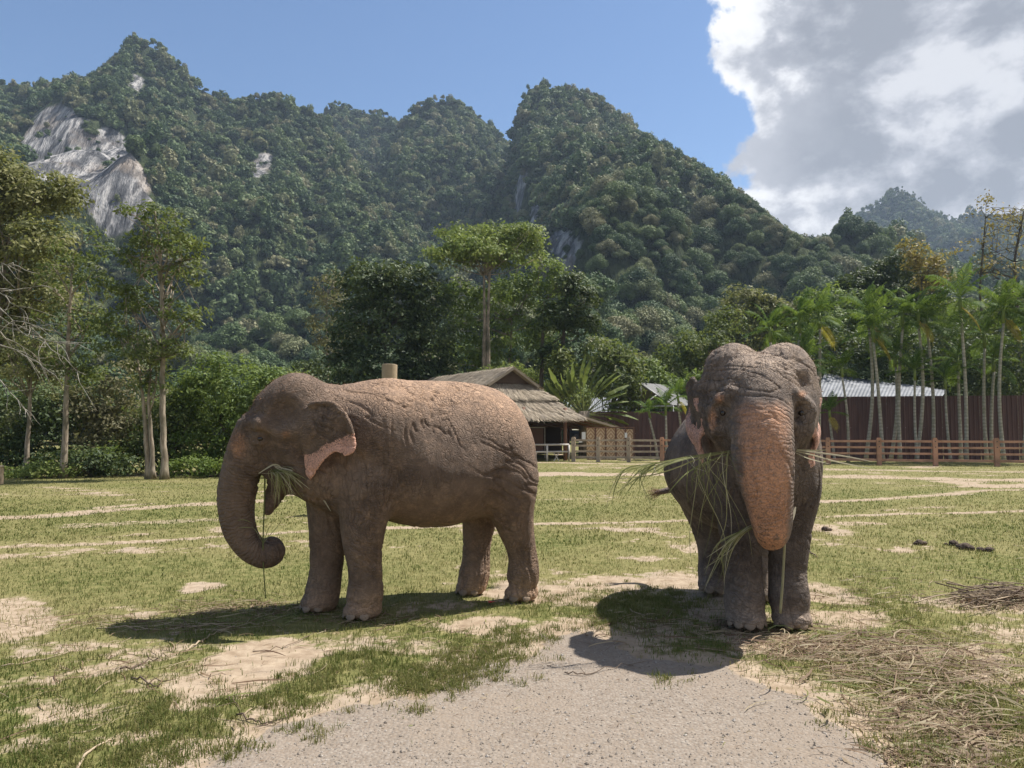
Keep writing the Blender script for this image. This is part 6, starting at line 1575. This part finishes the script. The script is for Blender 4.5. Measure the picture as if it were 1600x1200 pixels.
stick('dark crooked twig on the gravel edge', [(370, 1118), (395, 1125), (418, 1128), (440, 1125)], .006, .05, 2, 6)
stick('second dark crooked twig on the gravel edge, with a hook', [(335, 1090), (358, 1094), (372, 1102), (384, 1134)], .005, .08, 2, 7)
stick('brown stalk between sandy patch and green tufts', [(395, 1020), (440, 1010), (485, 992)], .005, .3, 1, 8)
stick('thin reddish twig beside the shadow of the grey elephant', [(882, 1047), (915, 1049), (945, 1043), (990, 1037)], .005, .2, 2, 9)
stick('long green white stalk lying on the straw', [(1475, 1045), (1520, 1062), (1560, 1078), (1600, 1088)], .007, .95, 0, 10)
stick('pale curled stalk on the straw by the gravel corner', [(1490, 1200), (1500, 1180), (1512, 1160)], .008, .95, 0, 11)
stick('bent brown stalk among the straw beside the front foot', [(1180, 1022), (1210, 1010), (1240, 1002), (1275, 1012)], .006, .7, 1, 12)
stick('dark twig in the grass behind the grey elephant', [(1262, 862), (1272, 866), (1278, 871)], .010, .05, 0, 13)
stick('long pale reed along the straw band under the brown elephant shadow', [(150, 985), (230, 985), (330, 980), (430, 978)], .006, .75, 0, 14)

# dung clods
m_dung, k = material('dung'); pos = k.n('ShaderNodeTexCoord').outputs['Object']; nz_ = k.noise(pos, 14.0, 5.0, .7)
finish(k, k.mix(k.smooth(nz_, .35, .65), (.045, .032, .024), (.13, .095, .07)), .95, nz_, 1.0, .03)
def clod(label, lumps, seed):
    b0 = ground(*lumps[0][:2]); b0[2] = 0; root = thing('dung_clod', label, 'dung', b0, 0, 'dung clods on the grass'); rng = np.random.default_rng(seed)
    for px, py, r in lumps:
        n = 12; P = []
        for i in range(n + 1):
            for j in range(2 * n):
                b = math.pi * i / n; a = math.pi * j / n; P.append([math.sin(b) * math.cos(a), math.sin(b) * math.sin(a), math.cos(b)])
        P = np.array(P); P = P * (1 + .5 * (fbm(P * 2.2 + seed * 3 + px, 3, seed) - .5)[:, None]) * np.array([1.2, 1.0, .8]) * r
        i, j = np.meshgrid(np.arange(n), np.arange(2 * n), indexing='ij'); F = np.stack([i*2*n+j, (i+1)*2*n+j, (i+1)*2*n+(j+1) % (2*n), i*2*n+(j+1) % (2*n)], -1).reshape(-1, 4)
        c = ground(px, py) - b0; c[2] = r * .55 + ground_z(np.array([ground(px, py)[0]]), np.array([ground(px, py)[1]]))[0]; link('lump', make_mesh('lump', P + c, F, [m_dung], True), root)
clod('lone dark dung clod beside the leg of the grey elephant', [(1290, 827, .055), (1296, 827, .035)], 31)
clod('rounded dark dung clod by itself in the grass', [(1437, 849, .055), (1443, 849, .045), (1432, 849, .04)], 32)
clod('spread row of crumbled dung lumps on the grass', [(1490, 850, .055), (1508, 857, .07), (1500, 855, .05), (1516, 858, .05), (1532, 860, .045), (1546, 860, .05), (1478, 849, .025)], 33)
# brushwood heap at the right edge
hb0 = ground(1580, 940); heap = thing('brush_heap', 'low heap of dry brushwood in the grass at the meadow side', 'brush heap', hb0 * [1, 1, 0]); rng = np.random.default_rng(720)
for q in range(70):
    c = np.array([rng.normal(0, .28), rng.normal(0, .16), 0]); a = rng.normal(0.1, .5); L = rng.uniform(.25, .8); zc = .03 + .16 * math.exp(-(c[0] ** 2 + c[1] ** 2) / .09) * rng.random(); d = np.array([math.cos(a), math.sin(a), rng.normal(0, .10)]) * L / 2
    p = np.array([c - d, c + rng.normal(0, .02, 3), c + d]); p[:, 2] = np.maximum(p[:, 2] + zc, .006); mb = MB(); r_ = rng.uniform(.004, .009); mb.tube(spline(p, 3), np.linspace(r_, r_ * .4, 7), 5, a=float(rng.random())); link('branch', mb.mesh('branch', [m_stick], True), heap)
# red flower
m_red, k = material('red_petal'); finish(k, (.62, .045, .03), .6)
fb0 = ground(767, 944); fl = thing('fallen_flower', 'small red flower lying on the bare earth', 'flower', fb0 * [1, 1, 0]); rng = np.random.default_rng(730)
pm = blade_leaf('petal', .05, .014, .3, m_red, 5)
for q in range(6): link('petal', pm, fl, (0, 0, .012), (0, -rng.uniform(.1, .9), q * 1.05), rng.uniform(.7, 1.1))
